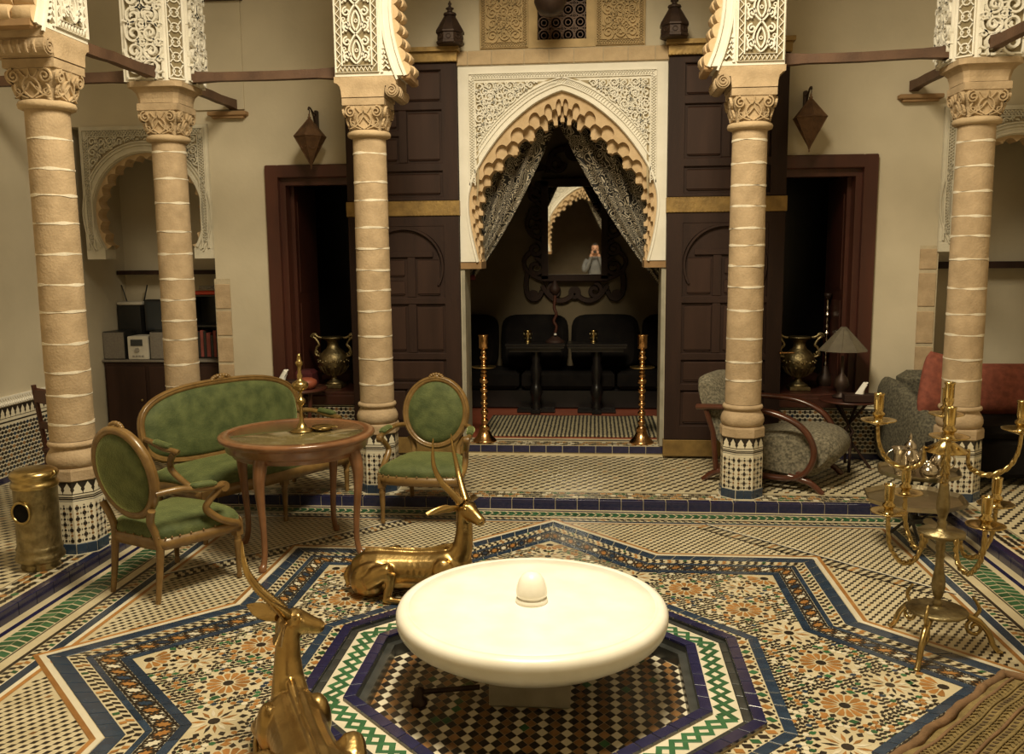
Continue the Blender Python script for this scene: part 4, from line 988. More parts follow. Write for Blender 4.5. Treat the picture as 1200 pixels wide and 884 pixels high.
# ================================================================== TALL DOOR LEAVES folded back against the wall
def door_leaf(s):
    t = struct(MB().build('door_1' if s < 0 else 'door_2', ['dark_wood'])); W = .955; y0 = YW-.075; y1 = YW-.012
    x0 = s*.872
    X = lambda a, b_: tuple(sorted((x0+s*a*W, x0+s*b_*W)))
    m = MB(); m.box(*X(0, 1), y0+.022, y1, .10, 3.43); me = m.mesh('door', ['dark_wood']); t.data = me
    m = MB()
    def rail(a, b_, z0, z1, d=0): q_ = MB(); q_.box(*X(a, b_), y0+d, y0+.024, z0, z1, bev=.006); q_.build('rail', ['dark_wood'], t)
    # upper leaf: frame and raised rails
    for a, b_ in ((0, .135), (.865, 1)): rail(a, b_, 2.275, 3.40); rail(a, b_, .235, 2.15)
    for z0, z1 in ((3.34, 3.40), (3.02, 3.09), (2.52, 2.59), (2.275, 2.31)): rail(.135, .865, z0, z1)
    rail(.45, .52, 2.59, 3.02); rail(.52, .865, 2.81, 2.86)
    # lower leaf with its arched head
    for z0, z1 in ((.235, .36), (.66, .72), (.92, .98), (1.40, 1.46)): rail(.135, .865, z0, z1)
    rail(.43, .50, .36, .66); rail(.40, .47, 1.46, 1.80); rail(.40, .47, .98, 1.40); rail(.24, .76, 1.80, 1.85)
    C = [(x0+s*W*(.5+.362*math.cos(PI*k/24)), 1.74+.315*math.sin(PI*k/24)) for k in range(25)]
    for a, b_ in zip(C, C[1:]):
        m.add([(a[0], y0+.002, a[1]), (b_[0], y0+.002, b_[1]), (b_[0], y0+.002, 2.062), (a[0], y0+.002, 2.062), (a[0], y0+.024, a[1]), (b_[0], y0+.024, b_[1])], [(0, 1, 2, 3), (0, 1, 5, 4)])
    Cq = [(x0+s*W*(.5+.35*math.cos(-.5+(PI+1.0)*k/30)), 1.72+.325*math.sin(-.5+(PI+1.0)*k/30)) for k in range(31)]
    m.ribbon(Cq, .022, .012, lambda u, v, h: (u, y0+.001-h, v))
    rail(.135, .865, 2.06, 2.15)
    m.build('arched_head', ['dark_wood'], t)
    m = MB()
    for a, b_, z0, z1 in ((.15, .85, 3.10, 3.33), (.16, .44, 2.61, 3.0), (.54, .85, 2.88, 3.0), (.54, .85, 2.61, 2.79), (.16, .84, 2.33, 2.50), (.16, .42, .38, .65), (.52, .84, .38, .65), (.16, .84, .74, .91), (.16, .39, 1.0, 1.38), (.50, .84, 1.0, 1.38), (.18, .38, 1.48, 1.78), (.50, .82, 1.64, 1.78), (.50, .82, 1.48, 1.60)):
        q = MB(); q.box(*X(a, b_), y0+.008, y0+.024, z0, z1, bev=.012); q.build('panel', ['dark_wood_edge'], t)
    for z0, z1, d in ((2.15, 2.275, .012), (3.40, 3.485, .03), (.095, .235, .012)):
        q = MB(); q.box(*X(-.01, 1.01), y0-d, y1, z0, z1, bev=.003)
        if z0 > 3: q.box(*X(-.03, 1.03), y0-d-.03, y1, z1-.005, z1+.03)
        for k in range(34):
            for z in (z0+.006, z1-.006): q.lathe([(.0045, 0), (.001, .004)], 6, M=Matrix.Translation((x0+s*W*(k+.5)/34, y0-d, z)) @ Matrix.Rotation(PI/2, 4, 'X'))
        q.build('bronze_band', ['bronze_sheet'], t)
    if s > 0:
        q = MB(); q.tube([(x0+W*.985, y0-.06, .99), (x0+W*1.10, y0-.06, .992)], .007, 8); q.tube([(x0+W*.985, y0, .99), (x0+W*.985, y0-.06, .99)], .008, 8)
        q.build('handle', ['copper'], t)
    return t
door_leaf(-1); door_leaf(1)
# ================================================================== LANTERNS
def diamond_lantern(loc, rz, label):
    t = thing('hanging_lantern', label, 'lantern', loc, rz, 'diamond shaped wall lanterns'); n = 6
    R, zt, zm, zb_ = .133, .155, 0, -.235
    P = lambda r, z, k: (r*math.cos(2*PI*k/n+PI/6), r*math.sin(2*PI*k/n+PI/6), z)
    for nm, za in (('upper_pane', zt), ('lower_pane', zb_)):
        for k in range(n):
            m = MB(); a, b_, c = P(R, zm, k), P(R, zm, k+1), (0, 0, za)
            i = [tuple(x*.9 for x in p_[:2])+(p_[2],) for p_ in (a, b_)]; cc = (0, 0, za*.94)
            m.add([a, b_, c, i[0], i[1], cc], [(0, 1, 2), (5, 4, 3), (0, 2, 5, 3), (1, 4, 5, 2), (0, 3, 4, 1)]); m.build(nm, ['rust_iron'], t)
    m = MB()
    for k in range(n):
        m.tube([P(R, 0, k), P(R, 0, k+1)], .006, 6); m.tube([P(R, 0, k), (0, 0, zt)], .005, 6); m.tube([P(R, 0, k), (0, 0, zb_)], .005, 6)
        q = [L2(P(R, 0, k), P(R, 0, k+1), .5)[0]*.66, L2(P(R, 0, k), P(R, 0, k+1), .5)[1]*.66]
        m.tube([(q[0]+.024*math.cos(2*PI*k/n+PI/3+PI/2)*math.cos(j*PI/5), q[1]+.024*math.sin(2*PI*k/n+PI/3+PI/2)*math.cos(j*PI/5), zb_*.34+.024*math.sin(j*PI/5)) for j in range(11)], .003, 5)
    m.lathe([(.012, 0), (.016, .012), (.006, .02), (.009, .03), (.002, .045)], 10, (0, 0, zt-.01)); m.lathe([(.001, -.04), (.007, -.03), (.004, -.02), (.012, 0)], 10, (0, 0, zb_+.008))
    m.build('iron_frame', ['rust_iron'], t)
    m = MB(); m.box(-.012, .012, .175, .225, -.05, .24, bev=.004); m.tube(cr_curve([(0, .19, .05), (0, .13, .16), (0, .06, .225), (0, .0, .235), (0, -.015, .215)], 5), .008, 8); m.tube([(0, 0, .225), (.004, 0, .20), (0, 0, .18)], .004, 6)
    m.tube(cr_curve([(0, .19, .2), (0, .12, .21), (0, .05, .23)], 4), .006, 6); m.build('bracket', ['dark_iron'], t)
    return t
diamond_lantern((-2.085, 7.40, 2.805), 0, 'diamond shaped iron lantern on a wall bracket left of the doors')
diamond_lantern((1.963, 7.40, 2.865), 0, 'diamond shaped iron lantern on a wall bracket right of the doors')
def sconce(loc, label):
    t = thing('wall_lantern', label, 'lantern', loc, 0, 'dark conical wall lanterns'); n = 8
    rg = lambda r, z: [(r*math.cos(2*PI*k/n+PI/8), r*math.sin(2*PI*k/n+PI/8), z) for k in range(n)]
    m = MB(); m.loft([rg(.105, 0), rg(.117, .01), rg(.117, .025), rg(.107, .03), rg(.107, .085), rg(.120, .092), rg(.120, .105), rg(.112, .11)], sm=False)
    for k in range(n):
        a = 2*PI*k/n+PI/4; m.tube([((.101)*math.cos(a)+.018*math.cos(q)*-math.sin(a), .101*math.sin(a)+.018*math.cos(q)*math.cos(a), .057+.018*math.sin(q)) for q in [PI*j/5 for j in range(11)]], .004, 5)
    m.build('lantern_body', ['dark_iron'], t)
    m = MB(); m.loft([rg(.116, .108), rg(.045, .225), rg(.04, .235)], sm=False)
    for k in range(n):
        m.tube([rg(.117, .108)[k], rg(.044, .228)[k]], .004, 5)
    m.build('conical_cap', ['dark_iron'], t)
    m = MB(); m.lathe([(.05, .233), (.055, .242), (.05, .252), (.026, .258), (.02, .275), (.033, .285), (.033, .292), (.012, .30), (.01, .315), (.016, .325), (.01, .335), (.002, .352)], 14); m.build('finial', ['dark_iron'], t)
    m = MB(); m.box(-.05, .05, .09, .135, .0, .2); m.build('back_plate', ['dark_iron'], t)
sconce((-.905, 7.48, 3.515), 'dark conical iron lantern on the wall above the left door leaf')
sconce((.90, 7.48, 3.515), 'dark conical iron lantern on the wall above the right door leaf')
t = thing('glass_lamp', 'dark hanging glass lamp bowl seen at the top edge before the lattice window', 'lamp', (-.075, 7.2, 3.70))
m = MB(); m.lathe([(.01, -.05), (.06, -.045), (.10, -.01), (.125, .05), (.12, .11), (.08, .15), (.075, .22), (.11, .30), (.10, .30), (.06, .22)], 20); m.build('bowl', ['dark_iron'], t)
m = MB()
for k in range(3): a = 2*PI*k/3; m.tube([(.1*math.cos(a), .1*math.sin(a), .29), (0, 0, .8), (0, 0, 1.31)], .004, 5)
m.build('chain', ['dark_iron'], t)
# ================================================================== FOUNTAIN
t = thing('fountain', 'wide white marble fountain bowl on a low foot in the tiled basin', 'fountain', (0.01, CY, -.078))
Z = .078
m = MB(); m.lathe([(.0, 0.325+Z), (.03, 0.326+Z), (.46, 0.326+Z), (.528, 0.328+Z), (.531, 0.3245+Z), (.534, 0.3285+Z), (.556, 0.328+Z), (.574, 0.318+Z), (.583, 0.3+Z), (.583, 0.2724+Z), (.576, 0.2476+Z), (.562, 0.2282+Z), (.53, 0.2062+Z), (.47, 0.1689+Z), (.39, 0.1316+Z), (.30, 0.1068+Z), (.20, 0.0902+Z), (.17, 0.0875+Z)], 72)
m.build('bowl', ['marble'], t)
m = MB(); m.box(-.17, .17, -.17, .17, 0, .17, bev=.012); m.build('foot', ['grey_stone_foot_shade'], t)  # greyer than the marble bowl: the bowl's shade is put into the colour
m = MB(); m.lathe([(.068, .324+Z), (.070, .335+Z), (.066, .345+Z), (.058, .348+Z), (.058, .352+Z), (.066, .357+Z), (.067, .372+Z), (.064, .395+Z), (.054, .425+Z), (.04, .445+Z), (.02, .457+Z), (.001, .460+Z)], 28); m.build('nozzle', ['marble'], t)
t = thing('water_valve', 'small dark water valve on the checkered basin floor under the bowl', 'valve', (-.46, 3.50, -.078))
m = MB(); m.lathe([(.035, 0), (.035, .02), (.02, .03), (.022, .07), (.001, .08)], 12); m.build('valve_body', ['dark_iron'], t)
m = MB(); m.tube([(-.02, 0, .05), (.09, .03, .05), (.25, .07, .05)], .012, 8); m.build('pipe', ['dark_iron'], t)
t = thing('copper_pipe', 'short copper pipe end lying on the checkered basin floor near the front edge', 'pipe', (.30, 3.06, -.06)); t.rotation_euler.z = .5
m = MB(); m.tube([(-.06, 0, 0), (.05, 0, 0)], .016, 10); m.build('tube', ['copper'], t)
m = MB(); m.lathe([(.022, 0), (.022, .018)], 10, M=Matrix.Translation((.04, 0, 0)) @ Matrix.Rotation(PI/2, 4, 'Y')); m.build('collar', ['dark_iron'], t)
# ================================================================== BRASS GAZELLES (lying, head turned)
def ering(c, ax, up, ra, rb, n=16):
    ax, up = Vector(ax).normalized(), Vector(up).normalized(); return [tuple(Vector(c)+ax*(ra*math.cos(2*PI*k/n))+up*(rb*math.sin(2*PI*k/n))) for k in range(n)]
def gazelle(label, loc, rz, mir=1, s_=1.0, hturn=0.0, stub=False):
    t = thing('brass_gazelle', label, 'statue', loc, rz, 'lying brass gazelles beside the fountain'); t.scale = (s_, s_*mir, s_)
    m = MB()                                       # local: body along +x (head end), facing camera side is -y
    X = [(-.40, .10, .02, .03), (-.375, .12, .075, .085), (-.31, .135, .115, .115), (-.22, .14, .125, .118), (-.10, .145, .112, .108), (.0, .145, .108, .105), (.10, .145, .110, .110), (.18, .15, .108, .115), (.25, .155, .090, .105), (.30, .17, .06, .075), (.325, .18, .02, .03)]
    m.loft([ering((x, 0, z-.02), (0, 1, 0), (0, 0, 1), ry, rz_) for x, z, ry, rz_ in X])
    N = [(.20, 0, .15, .085), (.25, 0, .20, .072), (.275, 0, .26, .060), (.283, -.002, .33, .051), (.287, -.006, .40, .046), (.292, -.010, .445, .047)]
    m.tube([n_[:3] for n_ in N], [n_[3] for n_ in N], 14)
    # haunches, folded hind legs, folded forelegs
    for s in (-1, 1):
        m.ell((-.25, s*.085, .10), (.125, .075, .10), M=Matrix.Rotation(-.25, 3, 'Y'))
        m.tube(cr_curve([(-.26, s*.12, .10), (-.17, s*.145, .155), (-.115, s*.15, .165)], 4), [.055]*4+[.05]*4+[.035], 10)
        m.tube(cr_curve([(-.115, s*.15, .16), (-.125, s*.165, .09), (-.145, s*.17, .03)], 4), [.032, .031, .030, .029, .028, .026, .025, .024, .022], 10)
        m.tube(cr_curve([(-.16, s*.172, .022), (-.07, s*.185, .018), (.03, s*.18, .016)], 4), [.022, .021, .02, .019, .019, .018, .018, .02, .014], 8)
        m.ell((.17, s*.09, .12), (.075, .05, .10))
        m.tube(cr_curve([(.18, s*.10, .10), (.26, s*.12, .085), (.33, s*.105, .05)], 4), [.042, .04, .037, .034, .031, .03, .028, .027, .024], 10)
        m.tube(cr_curve([(.33, s*.105, .045), (.25, s*.13, .02), (.12, s*.14, .016)], 4), [.024, .022, .02, .018, .017, .017, .017, .018, .012], 8)
    for k in range(6):                             # ribs
        x = -.06+k*.034
        for s in (-1, 1): m.tube([(x-.012*math.sin(q), s*.1085*math.sin(q), .122+.103*math.cos(q)) for q in [.45+.14*i for i in range(9)]], .0035, 6)
    m.tube([(-.30, 0, .238), (-.15, 0, .246), (0, 0, .238), (.1, 0, .246), (.17, 0, .258), (.23, 0, .268)], [.009, .009, .009, .012, .018, .014], 8)
    m.tube([(-.39, 0, .14), (-.425, .0, .09), (-.405, -.02, .03)], [.018, .014, .008], 8)   # tail
    # head, turned
    H = Matrix.Translation((.292, -.012, .462)) @ Matrix.Rotation(hturn, 4, 'Z')
    hd = [(-.045, -.004, .026, .030), (-.025, .004, .042, .046), (.005, .008, .047, .050), (.035, .000, .046, .050), (.062, -.013, .039, .044), (.087, -.026, .033, .037), (.110, -.036, .030, .032), (.128, -.042, .026, .026), (.138, -.045, .014, .015)]
    m.loft([[tuple(H @ Vector(p_)) for p_ in ering((x, 0, z), (0, 1, 0), (.35, 0, 1), ry, rz_, 14)] for x, z, ry, rz_ in hd])
    for s in (-1, 1):
        m.ell(tuple(H @ Vector((.035, s*.036, .018))), (.016, .010, .012), 10, 6); m.ell(tuple(H @ Vector((.030, s*.03, .035))), (.022, .014, .012), 10, 6)
    o = m.build('body', ['gilt_bronze'], t); voxel_fuse(o, .0065, 9)
    for s in (-1, 1):                              # eyes, nostrils, ears, ringed horns
        m = MB(); m.ell(tuple(H @ Vector((.037, s*.0425, .020))), (.010, .006, .008), 12, 8); m.build('eye', ['gilt_bronze'], t)
        m = MB(); m.ell(tuple(H @ Vector((.134, s*.014, -.037))), (.006, .004, .004), 8, 6); m.build('nostril', ['dark_iron'], t)
        rg = []
        E0, D = Vector((-.030, s*.036, .018)), Vector((-.065, s*.18, -.005))
        for k in range(9):
            u = k/8; w_ = .028*math.sin(PI*min(1, .10+.9*u))**.8+.006*(1-u); c = E0+D*u
            rg.append([tuple(H @ (c+Vector((.55, .2*s, .8)).normalized()*(w_*math.cos(q))+Vector((.8, .1*s, -.5)).normalized()*(.012*math.sin(q)-(.014*math.cos(q)**2 if u > .25 else 0)))) for q in [2*PI*j/12 for j in range(12)]])
        m = MB(); m.loft(rg); m.build('ear', ['gilt_bronze'], t)
        pts = cr_curve([(-.010, s*.020, .042), (-.058, s*.045, .095), (-.110, s*.075, .155), (-.148, s*.092, .23), (-.165, s*.085, .31), (-.168, s*.075, .385)], 12)
        if stub and s < 0: pts = pts[:22]
        if stub: pts = [tuple(pts[0][i]+(p_[i]-pts[0][i])*.84 for i in range(3)) for p_ in pts]
        rr = [(.0185*(1-k/(len(pts)-1))**.7+.002)*(1.28 if (k % 2 and k < len(pts)*.8) else 1) for k in range(len(pts))]
        m = MB(); m.tube([tuple(H @ Vector(p_)) for p_ in pts], rr, 10); m.build('horn', ['gilt_bronze'], t)
    return t
gazelle('lying brass gazelle behind the fountain bowl, in front of the oval backed chair', (-.68, 4.56, 0), .03, 1, 1.0, -.6).scale.x = .93
gazelle('brass gazelle in the left foreground, seen from behind with its head turned right', (-.735, 2.815, 0), 2.06, 1, .98, -1.45, True)
# ================================================================== BRASS BIN beside the left column
t = thing('brass_bin', 'cylindrical brass bin with a round hole, beside the left column', 'bin', (-2.87, 4.62, ZW))
m = MB(); m.lathe([(.10, .0), (.105, .01), (.10, .03), (.112, .045), (.128, .055), (.131, .07), (.124, .085), (.118, .10), (.121, .112), (.124, .12), (.118, .13), (.115, .14), (.115, .475), (.119, .48)], 36); m.build('body', ['old_brass'], t)
m = MB(); m.lathe([(.119, .47), (.124, .475), (.124, .495), (.117, .50), (.117, .525), (.124, .53), (.128, .545), (.120, .56), (.10, .572), (.05, .582), (.001, .584)], 36); m.tube([(.118, -.03, .53), (.14, -.02, .55), (.125, -.01, .565)], .006, 6); m.build('lid', ['brass'], t)
H = Matrix.Rotation(-1.72, 4, 'Z') @ Matrix.Translation((.112, 0, .345)) @ Matrix.Rotation(PI/2, 4, 'Y')
m = MB(); m.lathe([(.052, -.012), (.064, .0), (.066, .008), (.060, .013), (.052, .008), (.052, -.012)], 28, M=H); m.build('hole_rim', ['brass'], t)
m = MB(); m.lathe([(.053, -.004), (.053, .004)], 28, M=H); m.build('hole', ['black_fabric'], t)
# ================================================================== GREEN VELVET SUITE
def oval_ring(cx, cz, rx, rz, n=40, y=0, squash=2.0):
    r = []
    for k in range(n):
        a = 2*PI*k/n; c, s = math.cos(a), math.sin(a); p_ = (abs(c)**squash+abs(s)**squash)**(-1/squash); r.append((cx+rx*p_*c, y, cz+rz*p_*s))
    return r
def closed_tube(m, pts, ra, rb, nrm, seg=8):       # closed frame: cross-section ra in plane, rb along nrm
    n = len(pts); P = [Vector(p_) for p_ in pts]; nv = Vector(nrm); rg = []
    for k in range(n):
        t_ = (P[(k+1) % n]-P[k-1]).normalized(); a = t_.cross(nv).normalized()
        rg.append([tuple(P[k]+a*(ra*math.cos(2*PI*j/seg))+nv*(rb*math.sin(2*PI*j/seg))) for j in range(seg)])
    rg.append(rg[0]); m.loft(rg, caps=False)
def cushion(m, outline, z0, z1, dome, n=6):        # outline list of (x,y); domed pad
    cx = sum(p_[0] for p_ in outline)/len(outline); cy = sum(p_[1] for p_ in outline)/len(outline); rg = []
    prof = [(.99, z0), (1.0, z0+.25*(z1-z0)), (1.0, z0+.7*(z1-z0)), (.97, z1), (.9, z1+dome*.35), (.7, z1+dome*.72), (.4, z1+dome*.94), (.12, z1+dome), (.01, z1+dome)]
    for f_, z in prof: rg.append([(cx+(x-cx)*f_, cy+(y-cy)*f_, z) for x, y in outline])
    m.loft(rg)
def turned_leg(m, x, y, h, r=.022):
    m.lathe([(r*.62, 0), (r*.75, .008), (r*.7, .03), (r*.55, .035), (r*.62, .05), (r*.95, h*.72), (r*1.05, h*.78), (r*.8, h*.80), (r*1.1, h*.84), (r*.9, h*.87)], 12, (x, y, 0))
    m.box(x-r*1.05, x+r*1.05, y-r*1.05, y+r*1.05, h*.86, h+.055, bev=.003)
def fauteuil(label, loc, rz):
    t = thing('armchair', label, 'chair', loc, rz, 'carved armchairs with green velvet'); t.scale = (1, 1, .915)
    ol = [(-.29, -.27), (-.20, -.315), (0, -.335), (.20, -.315), (.29, -.27), (.275, -.1), (.235, .10), (.19, .20), (0, .21), (-.19, .20), (-.235, .10), (-.275, -.1)]
    ol = [p_[:2] for p_ in cr_curve([(*p_, 0) for p_ in ol+[ol[0]]], 3)[:-1]]
    m = MB(); cushion(m, [(x*.97, y*.97) for x, y in ol], .375, .425, .055); m.build('seat', ['velvet'], t)
    m = MB(); m.loft([[(x*f_, y*f_, z) for x, y in ol] for f_, z in ((.9, .31), (1.0, .312), (1.01, .345), (.99, .375), (.9, .378))]); 
    for k in range(0, len(ol)): m.ell((ol[k][0]*1.0, ol[k][1]*1.0, .384), (.006, .006, .006), 6, 4)
    m.build('seat_rail', ['giltwood'], t)
    for x, y in ((-.262, -.265), (.262, -.265)):
        q = MB(); turned_leg(q, x, y, .32); q.build('leg', ['giltwood'], t)
    for s in (-1, 1):
        q = MB(); q.tube([(s*.185, .225, 0), (s*.185, .205, .15), (s*.185, .19, .32)], [.014, .018, .022], 8)
        q.tube(cr_curve([(s*.185, .19, .3), (s*.17, .20, .40), (s*.165, .225, .48), (s*.20, .24, .56)], 5), .021, 8); q.build('leg', ['giltwood'], t)
    B = Matrix.Translation((0, .235, .735)) @ Matrix.Rotation(-.16, 4, 'X')
    fr = [tuple(B @ Vector(p_)) for p_ in oval_ring(0, .02, .222, .262, 44)]
    nb = B.to_3x3() @ Vector((0, 1, 0))
    m = MB(); closed_tube(m, fr, .027, .024, nb); closed_tube(m, [tuple(B @ Vector(p_)) for p_ in oval_ring(0, .02, .232, .272, 44, -.016)], .009, .012, nb)
    m.build('back_frame', ['giltwood'], t)
    m = MB()
    for sgn in (-1, 1):
        rg = [[tuple(B @ Vector((x*f_, sgn*yy, .02+(z-.02)*f_))) for x, _, z in oval_ring(0, .02, .205, .245, 36)] for f_, yy in ((1.0, .006), (.96, .022), (.8, .032), (.45, .038), (.02, .040))]
        if sgn > 0: rg = [r[::-1] for r in rg]
        m.loft(rg)
    m.build('back_pad', ['velvet'], t)
    m = MB(); c = B @ Vector((0, -.012, .30))                     # carved crest
    for k in range(7):
        a = PI*(k+.5)/7; m.ell((c.x+.045*math.cos(a), c.y, c.z+.028*math.sin(a)-.008), (.016, .016, .014), 8, 6)
    m.ell(tuple(c), (.03, .018, .02), 10, 6); m.tube([(c.x-.10, c.y, c.z-.035), (c.x-.05, c.y, c.z-.01), (c.x+.05, c.y, c.z-.01), (c.x+.10, c.y, c.z-.035)], .012, 8); m.build('crest', ['giltwood'], t)
    for s in (-1, 1):
        m = MB(); m.tube(cr_curve([(s*.222, .225, .655), (s*.27, .12, .665), (s*.305, -.02, .64), (s*.31, -.12, .635), (s*.295, -.155, .625)], 5), [.019]*18+[.022, .024, .02], 8)
        m.lathe([(.03, -.018), (.033, 0), (.03, .018)], 12, M=Matrix.Translation((s*.305, -.145, .622)) @ Matrix.Rotation(PI/2, 4, 'Y'))
        m.tube(cr_curve([(s*.305, -.13, .62), (s*.285, -.06, .55), (s*.275, -.05, .50), (s*.285, -.13, .42), (s*.275, -.25, .36)], 6), [.020]*12+[.022]*8+[.024]*5, 8)
        a_ = m.build('arm', ['giltwood'], t)
        m = MB(); m.tube(cr_curve([(s*.292, .06, .672), (s*.308, -.02, .668), (s*.311, -.085, .658)], 5), [(.012, .008)]+[(.027, .019)]*8+[(.02, .012)]*2, 10); m.build('arm_pad', ['velvet'], a_)
    return t
fauteuil('gilt armchair with green velvet, seen from behind in the left foreground', (-2.086, 4.575, 0), math.atan2(.42, -.905))
fauteuil('oval backed gilt armchair with green velvet, facing the camera beside the table', (-.88, 6.02, 0), -.06)
def settee(label, loc, rz):
    t = thing('settee', label, 'sofa', loc, rz); W = .66; t.scale = (1, 1, .96)
    ol = [(-W, -.30), (-W*.5, -.34), (0, -.35), (W*.5, -.34), (W, -.30), (W*.99, .0), (W*.95, .24), (0, .25), (-W*.95, .24), (-W*.99, .0)]
    ol = [p_[:2] for p_ in cr_curve([(*p_, 0) for p_ in ol+[ol[0]]], 4)[:-1]]
    m = MB(); cushion(m, [(x*.98, y*.97) for x, y in ol], .375, .425, .055); m.build('seat', ['velvet'], t)
    m = MB(); m.loft([[(x*f_, y*f_, z) for x, y in ol] for f_, z in ((.95, .30), (1.0, .302), (1.01, .345), (.99, .375), (.95, .378))]); m.build('seat_rail', ['giltwood'], t)
    for x in (-W*.95, 0, W*.95):
        q = MB(); turned_leg(q, x, -.29 if x else -.325, .31); q.build('leg', ['giltwood'], t)
    for x in (-W*.9, W*.9):
        q = MB(); q.tube([(x, .27, 0), (x, .24, .16), (x, .22, .34)], [.015, .019, .023], 8); q.build('leg', ['giltwood'], t)
    B = Matrix.Translation((0, .27, .70)) @ Matrix.Rotation(-.16, 4, 'X'); nb = B.to_3x3() @ Vector((0, 1, 0))
    def outline(rx, rt, rb, y=0, n=56):
        r = []
        for k in range(n):
            a = 2*PI*k/n; c, s = math.cos(a), math.sin(a); e = 2.7 if s > 0 else 3.6; p_ = (abs(c)**e+abs(s)**e)**(-1/e); r.append((rx*p_*c, y, (rt if s > 0 else rb)*p_*s))
        return r
    m = MB(); closed_tube(m, [tuple(B @ Vector(p_)) for p_ in outline(W+.01, .275, .25)], .026, .024, nb); closed_tube(m, [tuple(B @ Vector(p_)) for p_ in outline(W+.022, .287, .26, -.016)], .009, .012, nb); m.build('back_frame', ['giltwood'], t)
    m = MB()
    for sgn in (-1, 1):
        rg = [[tuple(B @ Vector((x*f_, sgn*yy, z*f_))) for x, _, z in outline(W-.008, .258, .235)] for f_, yy in ((1.0, .006), (.97, .026), (.85, .040), (.5, .05), (.02, .052))]
        if sgn > 0: rg = [r[::-1] for r in rg]
        m.loft(rg)
    m.build('back_pad', ['velvet'], t)
    m = MB(); c = B @ Vector((0, -.012, .30))
    for k in range(9):
        a = PI*(k+.5)/9; m.ell((c.x+.075*math.cos(a), c.y, c.z+.032*math.sin(a)-.012), (.017, .016, .015), 8, 6)
    m.ell(tuple(c), (.035, .018, .024), 10, 6); m.tube([(c.x-.14, c.y, c.z-.028), (c.x, c.y, c.z-.008), (c.x+.14, c.y, c.z-.028)], .013, 8); m.build('crest', ['giltwood'], t)
    for s in (-1, 1):
        m = MB(); m.tube(cr_curve([(s*W, .25, .655), (s*(W+.04), .12, .66), (s*(W+.05), -.02, .635), (s*(W+.05), -.13, .63), (s*(W+.04), -.165, .62)], 5), .02, 8)
        m.tube(cr_curve([(s*(W+.045), -.13, .62), (s*(W+.03), -.06, .55), (s*(W+.02), -.06, .48), (s*(W+.01), -.2, .40), (s*W*.97, -.28, .35)], 6), .022, 8); a_ = m.build('arm', ['giltwood'], t)
        m = MB(); m.tube(cr_curve([(s*(W+.045), .07, .67), (s*(W+.05), -.02, .663), (s*(W+.05), -.10, .655)], 5), [(.012, .008)]+[(.027, .02)]*8+[(.02, .012)]*2, 10); m.build('arm_pad', ['velvet'], a_)
    return t
settee('green velvet settee with gilt frame, behind the round table on the left', (-2.13, 5.95, 0), math.atan2(.87, .49))
# round table with glazed top
t = thing('round_table', 'round carved wooden table with a glass top on curved legs', 'table', (-1.535, 5.20, 0), .545)
m = MB(); m.lathe([(.40, .655), (.425, .665), (.43, .70), (.445, .715), (.463, .725), (.470, .738), (.466, .750), (.452, .755), (.405, .755), (.402, .750)], 56); m.build('table_top', ['table_wood'], t)
m = MB(); m.lathe([(.403, .748), (.403, .7515), (.001, .7515)], 56); m.build('glass_inset', ['table_glass'], t)
m = MB(); m.lathe([(.38, .625), (.387, .628), (.388, .64), (.40, .655), (.42, .668)], 48); m.build('apron', ['table_wood'], t)
for k in range(4):
    a = PI/4+k*PI/2; c, s = math.cos(a), math.sin(a); pr = [(.385, .655, .040), (.40, .60, .040), (.412, .52, .033), (.405, .40, .025), (.392, .25, .020), (.388, .12, .018), (.402, .045, .019), (.418, .02, .024), (.422, .0, .020)]
    pt = cr_curve([(r*c, r*s, z, w_) for r, z, w_ in pr], 4); q = MB(); q.tube([p_[:3] for p_ in pt], [p_[3] for p_ in pt], 8); q.build('leg', ['table_wood'], t)
# things on the table
t = thing('candlestick', 'tall turned brass candlestick standing on the round table', 'candlestick', (-1.505, 5.20, .755))
m = MB(); m.lathe([(.07, 0), (.072, .006), (.06, .012), (.035, .022), (.026, .04), (.014, .055), (.012, .10), (.010, .15), (.014, .16), (.026, .175), (.03, .19), (.024, .2), (.012, .21), (.010, .24), (.020, .25), (.045, .268), (.052, .285), (.046, .30), (.03, .31), (.014, .32), (.018, .345), (.011, .36), (.011, .40), (.02, .41), (.024, .425), (.014, .435), (.011, .46), (.008, .475), (.001, .477)], 20); m.build('stem', ['brass'], t)
t = thing('ashtray', 'small round brass ashtray on the round table', 'ashtray', (-1.385, 5.235, .755))
m = MB(); m.lathe([(.04, 0), (.05, .004), (.064, .018), (.067, .026), (.06, .028), (.05, .016), (.001, .012)], 24); m.build('dish', ['brass'], t)
m = MB(); m.tube([(.065, -.01, .026), (.085, -.02, .03), (.10, -.025, .024)], [.008, .007, .004], 6); m.build('handle', ['brass'], t)
# ================================================================== BRANCHED CANDELABRUM
t = thing('candelabrum', 'tall branched brass floor candelabrum in the right foreground', 'candelabrum', (1.835, 4.03, 0))
m = MB(); m.lathe([(0.0077, .14), (0.0128, .165), (0.05, .175), (0.128, .183), (0.132, .19), (0.125, .197), (0.05, .2), (0.0218, .205), (0.0192, .215), (0.023, .225), (0.0154, .235), (0.0141, .245), (0.0218, .26), (0.0294, .30), (0.0288, .33), (0.0192, .39), (0.0166, .43), (0.0218, .445), (0.0166, .46), (0.0218, .48), (0.0192, .5), (0.0256, .525), (0.05, .545)], 24)
m.lathe([(0.0256, .535), (0.1, .543), (0.1, .552), (0.1, .560), (0.0256, .565), (0.0218, .575), (0.0179, .585), (0.0224, .6), (0.0154, .612), (0.0192, .63), (0.0288, .665), (0.0294, .69), (0.023, .74), (0.0192, .78)], 24); m.build('stem', ['old_brass'], t)
m = MB()
